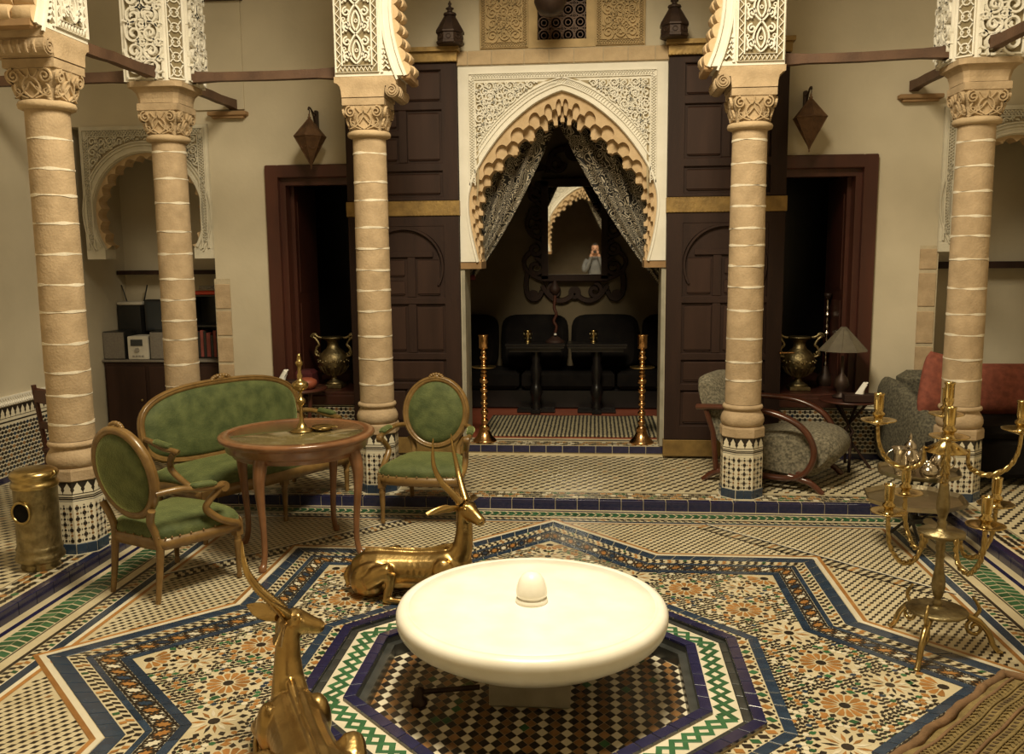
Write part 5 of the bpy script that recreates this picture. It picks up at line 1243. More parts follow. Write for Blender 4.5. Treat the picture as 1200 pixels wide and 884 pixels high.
for j in range(3):
    m.tube([(.011*math.cos(2*PI*j/3+k*.42), .011*math.sin(2*PI*j/3+k*.42), .77+k*.0085) for k in range(24)], .0105, 6)
m.build('twisted_shaft', ['brass'], t)
m = MB(); m.lathe([(0.0128, .955), (0.0192, .965), (0.088, .925), (0.092, .932), (0.0256, .975), (0.0166, .985), (0.0192, 1.0), (0.0128, 1.015), (0.0166, 1.05), (0.0218, 1.065), (0.0166, 1.08), (0.0192, 1.10), (0.0218, 1.115), (0.0154, 1.13), (0.0192, 1.145), (0.0218, 1.16), (0.0179, 1.165), (0.0198, 1.17), (0.0198, 1.225), (0.023, 1.23), (0.023, 1.238), (0.0179, 1.238), (0.0179, 1.19), (0.001, 1.188)], 20); m.build('top_cup', ['brass_shiny'], t)
def arm(a, r0, z0, zl, r1, z1, nm='arm'):
    c, s = math.cos(a), math.sin(a); pr = cr_curve([(r0, z0), (r0+.003, z0-.06), (r0+.03, zl+.012), (r0+.085, zl), (r1-.045, zl+.035), (r1-.01, zl+.10), (r1, z1-.03), (r1, z1)], 7)
    q = MB()
    for j in range(2):
        q.tube([(r*c-.0055*math.sin(k*.9+PI*j)*s*1, r*s+.0055*math.sin(k*.9+PI*j)*c, z+.0055*math.cos(k*.9+PI*j)) for k, (r, z) in enumerate(pr)], .0085, 6)
    arm_ = q.build(nm, ['brass'], t)
    q = MB(); q.lathe([(.012, z1-.012), (.03, z1-.004), (.078, z1+.012), (.08, z1+.016), (.075, z1+.016), (.03, z1+.004), (.02, z1+.012), (.018, z1+.03), (.028, z1+.038), (.028, z1+.046), (.018, z1+.055), (.0205, z1+.068), (.0215, z1+.072), (.0215, z1+.128), (.024, z1+.131), (.024, z1+.137), (.0195, z1+.137), (.0195, z1+.09), (.001, z1+.088)], 20, (r1*c, r1*s, 0)); q.build('candle_cup', ['brass_shiny'], arm_)
for k in range(4): arm(-.34+k*PI/2, .088, .935, .835, .285, 1.035)
for k in range(4): arm(-.50+PI/4+k*PI/2, .098, .55, .425, .27, .655)
for k in range(3):
    a = -2.18+k*2*PI/3; c, s = math.cos(a), math.sin(a); f = lambda r, z: (r*c, r*s, z)
    m = MB(); p_ = cr_curve([(.10, .185), (.14, .165), (.165, .12), (.15, .085), (.20, .075), (.235, .10), (.25, .07), (.262, .03), (.272, .006)], 5)
    m.tube([f(r, z) for r, z in cr_curve([(.095, .185), (.15, .16), (.19, .135), (.225, .09), (.245, .04), (.27, .006)], 6)], [.016]*12+[.014]*12+[.012]*7, 8)
    m.tube([f(r, z) for r, z in spiral(.165, .115, .042, .010, 1.3, 1.6, 24)], .009, 6); m.tube([f(r, z) for r, z in cr_curve([(.16, .165), (.18, .20), (.165, .235), (.15, .255)], 5)], [.009]*10+[.007]*6, 6)
    m.ell(f(.275, .006), (.016, .016, .008), 8, 5); m.build('leg', ['brass'], t)
# ================================================================== KNITTED BLANKET in the right corner
t = thing('knitted_blanket', 'brown open-knit blanket with a rolled edge, at the lower right corner', 'blanket', (1.72, 3.45, 0), math.atan2(.69, .66))
L_, W_ = 1.5, 1.1; nx, ny = 75, 55; m = MB(); vs = []; fs = []
def hz(u, v): return .018+.03*(1-math.exp(-v*6))+.006*math.sin(u*9+v*4)+.004*math.sin(u*23)
for lay in (0, 1):
    for j in range(ny+1):
        for i in range(nx+1):
            u, v = -L_*.72+L_*i/nx, -W_*j/ny; vs.append((u, v, hz(u, -v) if lay else .002))
S_ = (nx+1)*(ny+1)
for j in range(ny):
    for i in range(nx):
        a = j*(nx+1)+i; fs.append((S_+a, S_+a+nx+1, S_+a+nx+2, S_+a+1)); fs.append((a, a+1, a+nx+2, a+nx+1))
m.add(vs, fs, 0, True); m.build('cloth', ['knit'], t)
m = MB(); mh = MB(); ml = MB()
for r in range(11):
    v = .05+r*.045
    ln = [(-L_*.71+k*.02, -v, hz(-L_*.71+k*.02, v)+.004) for k in range(74)]
    (m if r % 3 else ml).tube(ln, .005 if r % 3 else .007, 5)
    for k in range(50):
        u = -L_*.71+k*.028+(.014 if r % 2 else 0); z = hz(u, v+.022)+.0015
        if r % 2: mh.poly([(u, -v-.012, z+.0015), (u+.015, -v-.016, z+.0015), (u+.019, -v-.032, z+.002), (u+.004, -v-.028, z+.002)])
        else: m.tube([(u, -v-.008, z), (u+.012, -v-.022, z+.005), (u, -v-.036, z)], .0045, 5)
o = m.build('knit_rib', ['knit'], t); o['kind'] = 'stuff'; o = mh.build('knit_hole', ['knit_dark'], t); o['kind'] = 'stuff'; ml.build('knit_band', ['knit_edge'], t)
m = MB(); m.tube([(-L_*.72+k*.02, .0+.006*math.sin(k*.5), .022+.002*math.sin(k*.8)) for k in range(77)], [.018+.0015*math.sin(k*1.3) for k in range(77)], 8); m.tube([(-L_*.72+L_, -.012-k*.02, .026+.02*min(1, k/8)) for k in range(54)], .018, 8); m.build('rolled_edge', ['knit_edge'], t)
# ================================================================== THE NICHE behind the arched doorway
ZN = .165
for s, lab, x in ((-1, 'tall turned brass candle stand standing left of the niche rug', -.70), (1, 'tall turned brass candle stand standing right of the niche rug', .69)):
    if s < 0:
        t = thing('candle_stand', lab, 'candlestick', (x, 7.755, ZN-.003), 0, 'tall candle stands flanking the doorway')
        m = MB(); m.lathe([(.105, 0), (.108, .01), (.10, .02), (.07, .05), (.05, .09), (.042, .12), (.05, .13), (.03, .15)], 28); m.build('base', ['copper'], t)
        m = MB(); pr = [(.028, .145)]
        z = .16
        for k, (r, h_) in enumerate([(.034, .05), (.026, .03), (.036, .05), (.024, .04), (.034, .04), (.028, .07), (.036, .05), (.026, .03), (.04, .06), (.03, .04), (.028, .03)]): pr += [(.018, z), (r*.9, z+h_*.25), (r, z+h_*.5), (r*.9, z+h_*.75), (.018, z+h_)]; z += h_
        for r, h_ in [(.03, .05), (.026, .03), (.036, .05), (.028, .04), (.022, .035)]: pr += [(.018, z), (r*.9, z+h_*.25), (r, z+h_*.5), (r*.9, z+h_*.75), (.018, z+h_)]; z += h_
        m.lathe(pr, 20); m.build('turned_shaft', ['copper'], t)
        m = MB(); m.lathe([(.02, .655), (.09, .665), (.108, .672), (.108, .677), (.02, .668)], 28); m.build('drip_pan', ['brass'], t)
        m = MB(); m.lathe([(.018, .83), (.04, .84), (.043, .85), (.040, .86), (.042, .945), (.046, .95), (.046, .957), (.038, .957), (.038, .90), (.001, .895)], 24); m.build('candle_cup', ['copper'], t)
        st = t
    else:
        t = copy_tree(st, None, lab); t.location.x = x
t = thing('niche_rug', 'cream and black striped woven rug on the niche floor', 'rug', (.05, 8.50, ZN))
m = MB(); vs = []; fs = []; nx, ny = 40, 24
for lay in (0, 1):
    for j in range(ny+1):
        for i in range(nx+1): u, v = -.82+1.64*i/nx, -.535+1.06*j/ny; vs.append((u, v, (.012+.003*math.sin(u*11)+.002*math.sin(v*9)) if lay else .0))
S_ = (nx+1)*(ny+1)
for j in range(ny):
    for i in range(nx): a = j*(nx+1)+i; fs.append((S_+a, S_+a+1, S_+a+nx+2, S_+a+nx+1)); fs.append((a, a+nx+1, a+nx+2, a+1))
for i in range(nx): fs.append((i, i+1, S_+i+1, S_+i)); q = ny*(nx+1)+i; fs.append((q+1, q, S_+q, S_+q+1))
for j in range(ny): q = j*(nx+1); fs.append((q+nx+1, q, S_+q, S_+q+nx+1)); q += nx; fs.append((q, q+nx+1, S_+q+nx+1, S_+q))
m.add(vs, fs, 0, True); m.build('pile', ['rug'], t)
m = MB()
for j in range(44): y = -.55+.025*j; m.tube([(.82, y, .008), (.86, y+.01*(-1)**j, .004)], .005, 4)
o = m.build('fringe', ['cream_tile'], t); o['kind'] = 'stuff'
# black table: two tops side by side on turned legs
for s, lab in ((-1, 'left half of the black table against the niche sofa'), (1, 'right half of the black table against the niche sofa')):
    t = thing('black_table', lab, 'table', (-.335 if s < 0 else .30, 9.24, ZN))
    m = MB(); m.box(-.31, .31, -.16, .16, .715, .745, bev=.008); m.box(-.30, .30, -.155, .155, .695, .715); m.build('table_top', ['black_wood'], t)
    m = MB(); m.box(-.27, .27, -.12, .14, .655, .695); m.build('apron', ['black_wood'], t)
    m = MB(); m.lathe([(.05, .03), (.06, .06), (.04, .1), (.05, .16), (.07, .22), (.05, .28), (.036, .32), (.05, .40), (.062, .46), (.04, .53), (.055, .62), (.055, .66)], 14); m.build('turned_leg', ['black_wood'], t)
    m = MB(); m.box(-.20, .20, -.05, .05, 0, .05, bev=.012); m.box(-.05, .05, -.14, .14, 0, .05, bev=.012); m.build('foot', ['black_wood'], t)
for x, lab in ((-.42, 'small pierced gold cup on the left of the black niche table'), (.265, 'small pierced gold cup on the right of the black niche table')):
    t = thing('gold_cup', lab, 'cup', (x, 9.24, ZN+.745), 0, 'gold cups on the niche table')
    m = MB(); m.lathe([(.036, 0), (.038, .008), (.030, .016), (.036, .03), (.041, .05), (.043, .08), (.041, .118), (.043, .125), (.038, .125), (.037, .03), (.001, .025)], 18); m.build('bowl', ['brass'], t)
    m = MB()
    for k in range(7): a = 2*PI*k/7; m.ell((.039*math.cos(a), .039*math.sin(a), .085), (.009, .009, .017), 8, 6); m.ell((.037*math.cos(a+.4), .037*math.sin(a+.4), .045), (.008, .008, .009), 8, 6)
    m.build('boss', ['old_brass'], t)
t = thing('carved_lamp', 'slender dark carved lamp on the middle of the black niche table', 'lamp', (-.135, 9.25, ZN+.745))
m = MB(); m.lathe([(.10, 0), (.10, .015), (.07, .03), (.05, .05), (.02, .07), (.018, .10)], 18); m.build('base', ['dark_wood'], t)
m = MB(); m.tube(cr_curve([(0, 0, .09), (.015, 0, .16), (-.012, 0, .22), (.014, 0, .29), (-.008, 0, .36), (0, 0, .44), (0, 0, .5)], 5), .016, 8); m.build('twisted_stem', ['mahogany'], t)
m = MB(); m.lathe([(.02, .49), (.05, .52), (.06, .56), (.03, .6), (.01, .64)], 14); m.build('finial', ['dark_wood'], t)
m = MB(); m.ell((.005, -.05, .085), (.016, .014, .012), 10, 6); m.build('knob', ['paper'], t)
t = thing('niche_sofa', 'long low dark sofa along the back of the niche, under the mirror', 'sofa', (0, 9.655, ZN))
m = MB(); m.box(-1.55, 1.55, -.20, .24, 0, .22, bev=.02); m.build('base', ['black_wood'], t)
for k in range(3):
    m = MB(); m.box(-1.52+k*1.02, -.53+k*1.02, -.26, .26, .22, .42, bev=.04); m.build('seat_cushion', ['black_fabric'], t)
for k in range(4):
    m = MB(); x = -1.15+k*.77; rg = []
    for f_, y in ((.85, -.06), (1, .0), (1, .08), (.9, .14)): rg.append([(x+.37*f_*px, y+.06+.05*pz, .70+.30*f_*pz) for px, pz in [(math.copysign(abs(math.cos(q))**.4, math.cos(q)), math.copysign(abs(math.sin(q))**.4, math.sin(q))) for q in [2*PI*j/24 for j in range(24)]]])
    m.loft(rg); m.build('back_cushion', ['black_fabric'], t)
# mirror in its scalloped carved frame
t = thing('wall_mirror', 'tall mirror in a dark carved scrolling frame on the niche back wall', 'mirror', (.055, 9.915, 0))
m = MB(); m.box(-.30, .30, -.005, .005, -.485, .485); g_ = m.build('glass', ['mirror'], t, (0, -.07, 2.07)); g_.rotation_euler.x = .0072
m = MB(); m.box(-.36, -.29, -.11, -.01, 1.54, 2.62, bev=.012); m.box(.29, .36, -.11, -.01, 1.54, 2.62, bev=.012); m.box(-.36, .36, -.11, -.01, 1.52, 1.60, bev=.012); m.box(-.36, .36, -.11, -.01, 2.545, 2.64, bev=.012); m.box(-.32, .32, -.05, -.01, 1.55, 2.6); m.build('inner_frame', ['dark_wood'], t)
m = MB(); f = lambda u, v, h: (u, -.02-h, v)
def blob(c, r, n=20): m.prism([(c[0]+r*math.cos(2*PI*k/n), c[1]+r*math.sin(2*PI*k/n)) for k in range(n)][::-1], lambda u, v: (u, -.06, v), lambda u, v: (u, -.005, v))
for s in (-1, 1):
    for z, r in ((1.68, .10), (1.88, .085), (2.08, .095), (2.28, .10), (2.48, .11)):
        m.ribbon(spiral(s*.43, z, r, .025, 1.2, PI/2, 22, s), .05, .05, f)
    m.ribbon([(s*x, z) for x, z in bez((.36, 1.55), (.60, 1.62), (.62, 1.80), (.44, 1.86), 12)], .05, .045, f)
    m.ribbon([(s*x, z) for x, z in bez((.38, 2.0), (.58, 2.05), (.56, 2.25), (.40, 2.3), 12)], .05, .045, f)
    m.ribbon([(s*x, z) for x, z in bez((.38, 2.45), (.60, 2.55), (.50, 2.8), (.30, 2.75), 12)], .06, .045, f)
    m.ribbon([(s*x, z) for x, z in bez((.30, 2.70), (.30, 2.95), (.12, 3.02), (.0, 2.88), 12)], .06, .045, f)
    m.ribbon(spiral(s*.20, 2.80, .10, .02, 1.2, 0, 20, s), .05, .05, f)
    m.ribbon([(s*x, z) for x, z in bez((.52, 1.62), (.60, 1.30), (.40, 1.26), (.36, 1.42), 12)], .06, .045, f)
    m.ribbon([(s*x, z) for x, z in bez((.36, 1.48), (.24, 1.26), (.10, 1.28), (.0, 1.40), 12)], .06, .045, f)
    m.ribbon(spiral(s*.22, 1.42, .085, .02, 1.2, PI/2, 20, -s), .05, .05, f); blob((s*.46, 1.37), .06)
blob((0, 2.93), .11); blob((0, 1.40), .07); m.build('carved_frame', ['dark_wood'], t)
# brocade curtains gathered to each side behind the arch
def curtain(label, inner, outer, y, loc=(0, 0, 0), rz=0):
    t = thing('brocade_curtain', label, 'curtain', loc, rz); m = MB(); nu, nv = 40, 26; vs = []; fs = []; uv = []
    for lay in (0, 1):
        for j in range(nv+1):
            for i in range(nu+1):
                a, b_ = i/nu, j/nv; I = L2(inner[0], inner[1], b_); I = (I[0], I[1]-.10*math.sin(PI*b_)); O = L2(outer[0], outer[1], b_); p_ = L2(I, O, a)
                amp = .030*(1-.55*b_); yy = y+amp*math.sin(a*7*2*PI*.62+b_)+.012*math.sin(a*31); vs.append((p_[0], yy+lay*.004, p_[1])); uv.append((a*1.0*(1-.3*b_)+3*(inner[1][0] > 0), b_*1.55, 0)[:2])
    S_ = (nu+1)*(nv+1)
    for j in range(nv):
        for i in range(nu): a = j*(nu+1)+i; fs.append((a, a+1, a+nu+2, a+nu+1)); fs.append((S_+a, S_+a+nu+1, S_+a+nu+2, S_+a+1))
    m.add(vs, fs, 0, True); m.uv = uv; m.build('drape', ['brocade'], t)
    m = MB(); e = inner[1]; o = outer[1]; m.tube([(e[0], y-.03, e[1]), ((e[0]+o[0])/2, y-.05, (e[1]+o[1])/2-.03), (o[0], y, o[1]+.02)], .025, 8); m.build('tie_back', ['dark_red'], t)
    return t
curtain('black brocade curtain with silver scrolls, gathered to the left of the arch', ((.0, 3.10), (-.80, 1.62)), ((-.92, 3.15), (-.94, 1.66)), 8.03)
curtain('black brocade curtain with silver scrolls, gathered to the right of the arch', ((-.14, 3.14), (.86, 1.52)), ((.93, 3.15), (.95, 1.60)), 8.125)
t = thing('curtain_rod', 'dark iron rod carrying the brocade curtains behind the arch', 'rod', (0, 8.05, 3.19))
m = MB(); m.tube([(-1.6, 0, 0), (1.6, 0, 0)], .014, 8); m.build('rod', ['dark_iron'], t)
curtain('black brocade curtain at the opposite doorway, seen only in the mirror at its left', ((0, 3.1), (.82, 1.6)), ((.92, 3.15), (.94, 1.64)), -.72)
# ================================================================== THE PHOTOGRAPHER, seen in the mirror
t = thing('person', 'person in a grey long sleeved top holding up a phone, seen in the mirror', 'person', (.28, -.27, ZN))
m = MB()
m.loft([ering((0, y, z), (1, 0, 0), (0, 1, 0), a, b_, 20) for z, a, b_, y in ((.86, .165, .11, 0), (.95, .165, .115, 0), (1.05, .15, .105, 0), (1.18, .16, .11, 0), (1.30, .175, .112, 0), (1.38, .17, .10, 0), (1.43, .13, .08, -.005), (1.47, .07, .06, -.005))])
m.tube([(0, -.005, 1.44), (0, .005, 1.50), (0, .012, 1.56)], [.062, .055, .055], 12)
for s in (-1, 1):
    m.tube(cr_curve([(s*.09, 0, .90), (s*.10, .005, .50), (s*.10, -.01, .10)], 5), [.095, .09, .085, .078, .07, .066, .066, .06, .055, .048, .045], 12)
    m.tube(cr_curve([(s*.10, -.03, .05), (s*.105, .05, .04), (s*.11, .15, .028)], 4), [.045, .045, .042, .04, .04, .038, .036, .034, .03], 10)
    m.tube(cr_curve([(s*.165, 0, 1.40), (s*.235, .03, 1.26), (s*.215, .10, 1.16), (s*.14, .15, 1.30), (s*.075, .185, 1.52)], 5), [.058]*4+[.052]*6+[.046]*4+[.040]*3+[.033]*4, 12)
hy = .045
m.loft([ering((0, y+hy, z), (1, 0, 0), (0, 1, 0), a, b_, 20) for z, a, b_, y in ((1.525, .025, .03, .035), (1.54, .05, .055, .02), (1.57, .062, .078, .008), (1.61, .070, .090, 0), (1.65, .075, .096, -.006), (1.69, .076, .096, -.01), (1.73, .068, .085, -.012), (1.755, .045, .058, -.014), (1.765, .015, .02, -.014))])
m.tube([(0, hy+.088, 1.66), (0, hy+.103, 1.628), (0, hy+.092, 1.615)], [.010, .014, .013], 8)
for s in (-1, 1): m.ell((s*.077, hy-.008, 1.645), (.012, .022, .032), 8, 6)
for s in (-1, 1):
    m.ell((s*.066, .195, 1.56), (.022, .03, .045), 10, 8)
    for k in range(4):
        z0_ = 1.595-k*.019; ln = (.062, .072, .068, .052)[k]
        m.tube([(s*.072, .20, z0_), (s*.074, .222, z0_+.004), (s*.052, .233, z0_+.004), (s*(.074-ln*.62), .231, z0_)], [.0095, .009, .0085, .007], 6)
    m.tube([(s*.062, .185, 1.545), (s*.040, .180, 1.565), (s*.030, .192, 1.585)], [.011, .010, .008], 6)
o = m.build('body', ['skin'], t); voxel_fuse(o, .009, 3)
me = o.data
for k in ('shirt', 'trousers', 'hair', 'black_plastic'): me.materials.append(MT[k])
for p_ in me.polygons:
    x, y, z = p_.center
    if z < .10: p_.material_index = 4
    elif z < .95: p_.material_index = 2
    elif z < 1.475 or (z < 1.52 and y < .16 and abs(x) > .05): p_.material_index = 1
    elif z > 1.60 and (z > 1.715 or y < hy+.015) and y < .15 and abs(x) < .09: p_.material_index = 3
for s in (-1, 1):
    m = MB(); m.ell((s*.030, hy+.086, 1.655), (.013, .008, .007), 10, 6); m.build('eye', ['black_plastic'], t)
m = MB(); m.tube([(-.022, hy+.088, 1.585), (0, hy+.096, 1.583), (.022, hy+.088, 1.585)], .006, 6); m.build('mouth', ['dark_red'], t)
t = thing('phone', 'dark phone held up by the person seen in the mirror', 'phone', (.28, -.048, ZN+1.575))
m = MB(); m.box(-.062, .062, -.004, .004, -.03, .032, bev=.003); m.build('case', ['black_plastic'], t)
m = MB(); m.box(-.055, .055, -.0052, -.0038, -.026, .028); m.build('display', ['screen'], t)
# ================================================================== WINDOW SILLS: urns, hookahs, lamp
def urn(label, loc, sc=1):
    t = thing('brass_urn', label, 'urn', loc, 0, 'two handled brass urns on the window sills'); t.scale = (sc,)*3
    m = MB(); m.box(-.085, .085, -.085, .085, -.035, 0, bev=.006); m.lathe([(.075, 0), (.08, .01), (.06, .025), (.032, .045), (.025, .065), (.034, .085)], 24); m.build('foot', ['old_brass'], t)
    m = MB(); m.lathe([(.03, .08), (.07, .095), (.115, .14), (.135, .19), (.138, .225), (.125, .265), (.095, .30), (.065, .325), (.052, .35), (.05, .375), (.058, .395), (.085, .412), (.098, .42), (.10, .43), (.085, .43), (.05, .40), (.001, .38)], 32)
    for k in range(16): a = 2*PI*k/16; m.tube([(r*math.cos(a), r*math.sin(a), z) for r, z in ((.06, .09), (.105, .12), (.134, .17))], .010, 6)
    for k in range(24): a = 2*PI*k/24; m.ell((.136*math.cos(a), .136*math.sin(a), .21+.012*(k % 2)), (.014, .014, .012), 6, 5)
    m.build('body', ['old_brass'], t)
    for s in (-1, 1):
        m = MB(); m.tube(cr_curve([(s*.12, 0, .25), (s*.165, 0, .27), (s*.155, 0, .33), (s*.13, 0, .36), (s*.16, 0, .41), (s*.185, 0, .43), (s*.165, 0, .45), (s*.14, 0, .43), (s*.10, 0, .42)], 5), .013, 8)
        m.tube([(s*x, 0, z) for x, z in spiral(.17, .43, .035, .008, 1.2, 0, 18)], .009, 6); m.tube([(s*x, 0, z) for x, z in spiral(.155, .285, .03, .007, 1.2, PI, 18)], .008, 6); m.build('handle', ['old_brass'], t)
    return t
urn('two handled brass urn on the sill of the left window', (-2.085, 7.84, .665))
urn('two handled brass urn on the sill of the right window', (2.04, 7.84, .665))
def hookah(label, loc, h):
    t = thing('hookah', label, 'hookah', loc); m = MB(); m.lathe([(.06, 0), (.075, .03), (.07, .08), (.03, .14), (.02, .18)], 18); m.build('base', ['dark_iron'], t)
    m = MB(); pr = []
    z = .17
    k = 0
    while z < h-.06: r = (.020, .012, .028)[k % 3]; pr += [(.009, z), (r, z+.02), (r, z+.03), (.009, z+.05)]; z += .055; k += 1
    m.lathe(pr, 12); m.build('stem', ['silver'], t); m = MB(); m.lathe([(.01, z-.01), (.03, z+.02), (.035, z+.05), (.028, z+.05), (.001, z+.03)], 12); m.build('bowl', ['dark_iron'], t); return t
hookah('slim hookah stem in the dark of the left window', (-1.95, 8.15, .63), .72)
hookah('slim hookah stem in the dark of the right window, behind the parchment shade', (2.33, 8.10, .63), .80)
t = thing('table_lamp', 'small lamp with a wide conical parchment shade before the right window', 'lamp', (2.29, 7.41, ZW+.565))
m = MB(); m.lathe([(.07, 0), (.075, .012), (.03, .03), (.04, .06), (.06, .10), (.05, .15), (.015, .2), (.012, .34)], 20); m.build('base', ['dark_iron'], t)
m = MB()
for k in range(10):
    a, b_ = 2*PI*k/10, 2*PI*(k+1)/10; P = lambda r, z, q: (r*math.cos(q), r*math.sin(q), z)
    m.add([P(.195, .385, a), P(.195, .385, b_), P(.018, .575, b_), P(.018, .575, a), P(.192, .385, a), P(.192, .385, b_), P(.015, .572, b_), P(.015, .572, a)], [(0, 1, 2, 3), (7, 6, 5, 4), (0, 4, 5, 1)]); m.tube([P(.195, .385, a), P(.018, .577, a)], .003, 5)
m.build('shade', ['parchment'], t)
t = thing('red_cushion', 'dark red cushion on the left window sill beside the urn', 'cushion', (-2.33, 7.80, .63)); m = MB(); m.box(-.10, .08, -.09, .10, 0, .17, bev=.03); m.build('cover', ['dark_red'], t)
# side tables before the windows
t = thing('side_table', 'small dark side table with a tissue box below the left window', 'table', (-2.30, 7.38, ZW))
m = MB(); m.lathe([(.01, .60), (.27, .605), (.28, .615), (.27, .63), (.01, .63)], 28); m.build('table_top', ['mahogany'], t)
for k in range(3): a = PI/2+k*2*PI/3; m = MB(); m.tube([(.20*math.cos(a), .20*math.sin(a), .60), (.16*math.cos(a), .16*math.sin(a), .3), (.22*math.cos(a), .22*math.sin(a), 0)], .018, 8); m.build('leg', ['mahogany'], t)
def tissue(label, loc, rz):
    t = thing('tissue_box', label, 'tissue box', loc, rz); m = MB(); m.box(-.12, .12, -.065, .065, 0, .062, bev=.005); m.build('box', ['dark_wood'], t)
    m = MB(); rg = []
    for k in range(6):
        u = k/5; rg.append([(.035*(1-.7*u)*math.cos(q)+.045*u+.012*u*math.sin(3*q), .022*(1-.6*u)*math.sin(q)+.01*math.sin(2*q+u*2), .06+.085*u+.012*u*math.cos(2*q)) for q in [2*PI*j/14 for j in range(14)]])
    m.loft(rg); m.build('tissue', ['paper'], t); return t
tissue('tissue box with a white tissue on the left side table, behind the settee', (-2.41, 7.36, ZW+.63), .2)
t = thing('covered_bowl', 'small reddish round bowl on the left side table', 'bowl', (-2.16, 7.28, ZW+.63)); m = MB(); m.lathe([(.04, 0), (.075, .02), (.09, .05), (.085, .075), (.05, .095), (.001, .10)], 22); m.build('bowl', ['terracotta'], t)
t = thing('tray_table', 'dark round tray table beside the patterned armchair, under a tissue box', 'table', (2.33, 7.31, ZW)); t.scale = (.9, .9, 1)
m = MB(); m.lathe([(.01, .54), (.23, .545), (.262, .552), (.262, .566), (.24, .560), (.01, .556)], 32); m.build('tray', ['mahogany'], t)
for k in range(4): a = PI/4+k*PI/2; m = MB(); m.tube([(.16*math.cos(a), .16*math.sin(a), .54), (-.05*math.cos(a), -.05*math.sin(a), .3), (.20*math.cos(a+.6), .20*math.sin(a+.6), 0)], .013, 8); m.build('leg', ['dark_wood'], t)
tissue('tissue box with a white tissue on the round tray table at the right', (2.37, 7.19, ZW+.565), -.1)
# ================================================================== PATTERNED ARMCHAIR behind the right column
t = thing('patterned_armchair', 'low patterned grey armchair with hooped reddish wooden arms behind the right column', 'chair', (1.63, 6.98, ZW), math.atan2(.90, .44)); t.scale = (1, 1, .95)
def side_loft(m, prof, w_, n=8):               # prof list of (y,z); rounded across x
    rg = []
    for k in range(n+1):
        u = k/n; x = -w_+2*w_*u; f_ = (1-abs(2*u-1)**5*.10) if 0 < u < 1 else .82; cy = sum(p_[0] for p_ in prof)/len(prof); cz = sum(p_[1] for p_ in prof)/len(prof); rg.append([(x, cy+(y-cy)*f_, cz+(z-cz)*f_) for y, z in prof])
    m.loft(rg)
sp = [p_[:2] for p_ in cr_curve([(-.50, .17, 0), (-.58, .27, 0), (-.56, .38, 0), (-.43, .45, 0), (-.15, .44, 0), (.20, .36, 0), (.28, .30, 0), (.24, .16, 0), (-.10, .10, 0), (-.38, .09, 0), (-.50, .20, 0)], 4)[:-1]]
m = MB(); side_loft(m, sp, .30); m.build('seat', ['damask'], t)
bp = [p_[:2] for p_ in cr_curve([(.14, .33, 0), (.24, .58, 0), (.36, .80, 0), (.43, .845, 0), (.50, .81, 0), (.47, .65, 0), (.36, .40, 0), (.28, .26, 0), (.16, .26, 0), (.14, .33, 0)], 4)[:-1]]
m = MB(); side_loft(m, bp, .29); m.build('backrest', ['damask'], t)
for s in (-1, 1):
    m = MB(); pr = cr_curve([(s*.34, .46, .60), (s*.345, .20, .615), (s*.35, -.12, .60), (s*.35, -.34, .50), (s*.35, -.43, .32), (s*.345, -.37, .15), (s*.34, -.22, .09), (s*.34, .05, .10), (s*.335, .28, .085), (s*.33, .40, .0)], 6)
    m.tube(pr, [(.036, .024)]*len(pr), 10); m.tube(cr_curve([(s*.345, -.25, .11), (s*.345, -.40, .08), (s*.345, -.50, .0)], 5), [.026]*6+[.024]*5, 8); m.tube([(s*.34, .30, .10), (s*.335, .33, .40), (s*.335, .40, .61)], .022, 8); m.build('arm', ['armwood'], t)
m = MB(); m.box(-.33, .33, -.36, -.30, .10, .15, bev=.008); m.box(-.33, .33, .22, .28, .10, .15, bev=.008); m.build('stretcher', ['armwood'], t)
# ================================================================== SOFA with red cushions in the right recess
t = thing('recess_sofa', 'grey patterned sofa with a rounded end in the right recess', 'sofa', (3.55, 7.15, ZW))
m = MB(); m.box(-.80, .70, -.42, .40, .06, .36, bev=.04); m.build('base', ['black_fabric'], t)
m = MB(); m.box(-.72, .70, -.44, .22, .36, .46, bev=.045); m.build('seat_cushion', ['black_fabric'], t)
rg = []
for k in range(13):
    a = -PI/2+PI*k/12 if False else k/12; x = -.70-.16*math.sin(PI*min(1, a*1.1)*.5+.0); y = -.40+.80*a; h_ = .42+.30*math.sin(PI*.5*min(1, a*1.25)); rg.append([(x+.085*math.cos(q), y, .02+(h_-.02)*(.5+.5*math.copysign(abs(math.sin(q))**.6, math.sin(q)))) for q in [2*PI*j/18 for j in range(18)]])
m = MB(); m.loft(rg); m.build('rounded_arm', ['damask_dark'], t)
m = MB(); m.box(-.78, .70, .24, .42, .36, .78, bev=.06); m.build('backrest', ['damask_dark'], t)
def pillow(label, loc, rot, w_, h_, d):
    t = thing('red_cushion', label, 'cushion', loc); t.rotation_euler = rot; m = MB(); rg = []
    for k in range(11):
        v = -1+2*k/10; f_ = math.sqrt(max(0, 1-abs(v)**3.2)); rg.append([(w_*math.copysign(abs(math.cos(q))**.55, math.cos(q))*(.80+.2*f_), d*f_*math.sin(q)*(1-.25*abs(math.cos(q))), h_*v) for q in [2*PI*j/28 for j in range(28)]])
    m.loft(rg); m.build('cover', ['red_fabric'], t); return t
pillow('red cushion standing against the rounded end of the recess sofa', (2.92, 7.04, .78), (-.12, .25, .35), .17, .25, .08)
pillow('long red cushion along the back of the recess sofa, right of the column', (3.62, 7.27, .73), (-.12, 0, 0), .58, .20, .10)
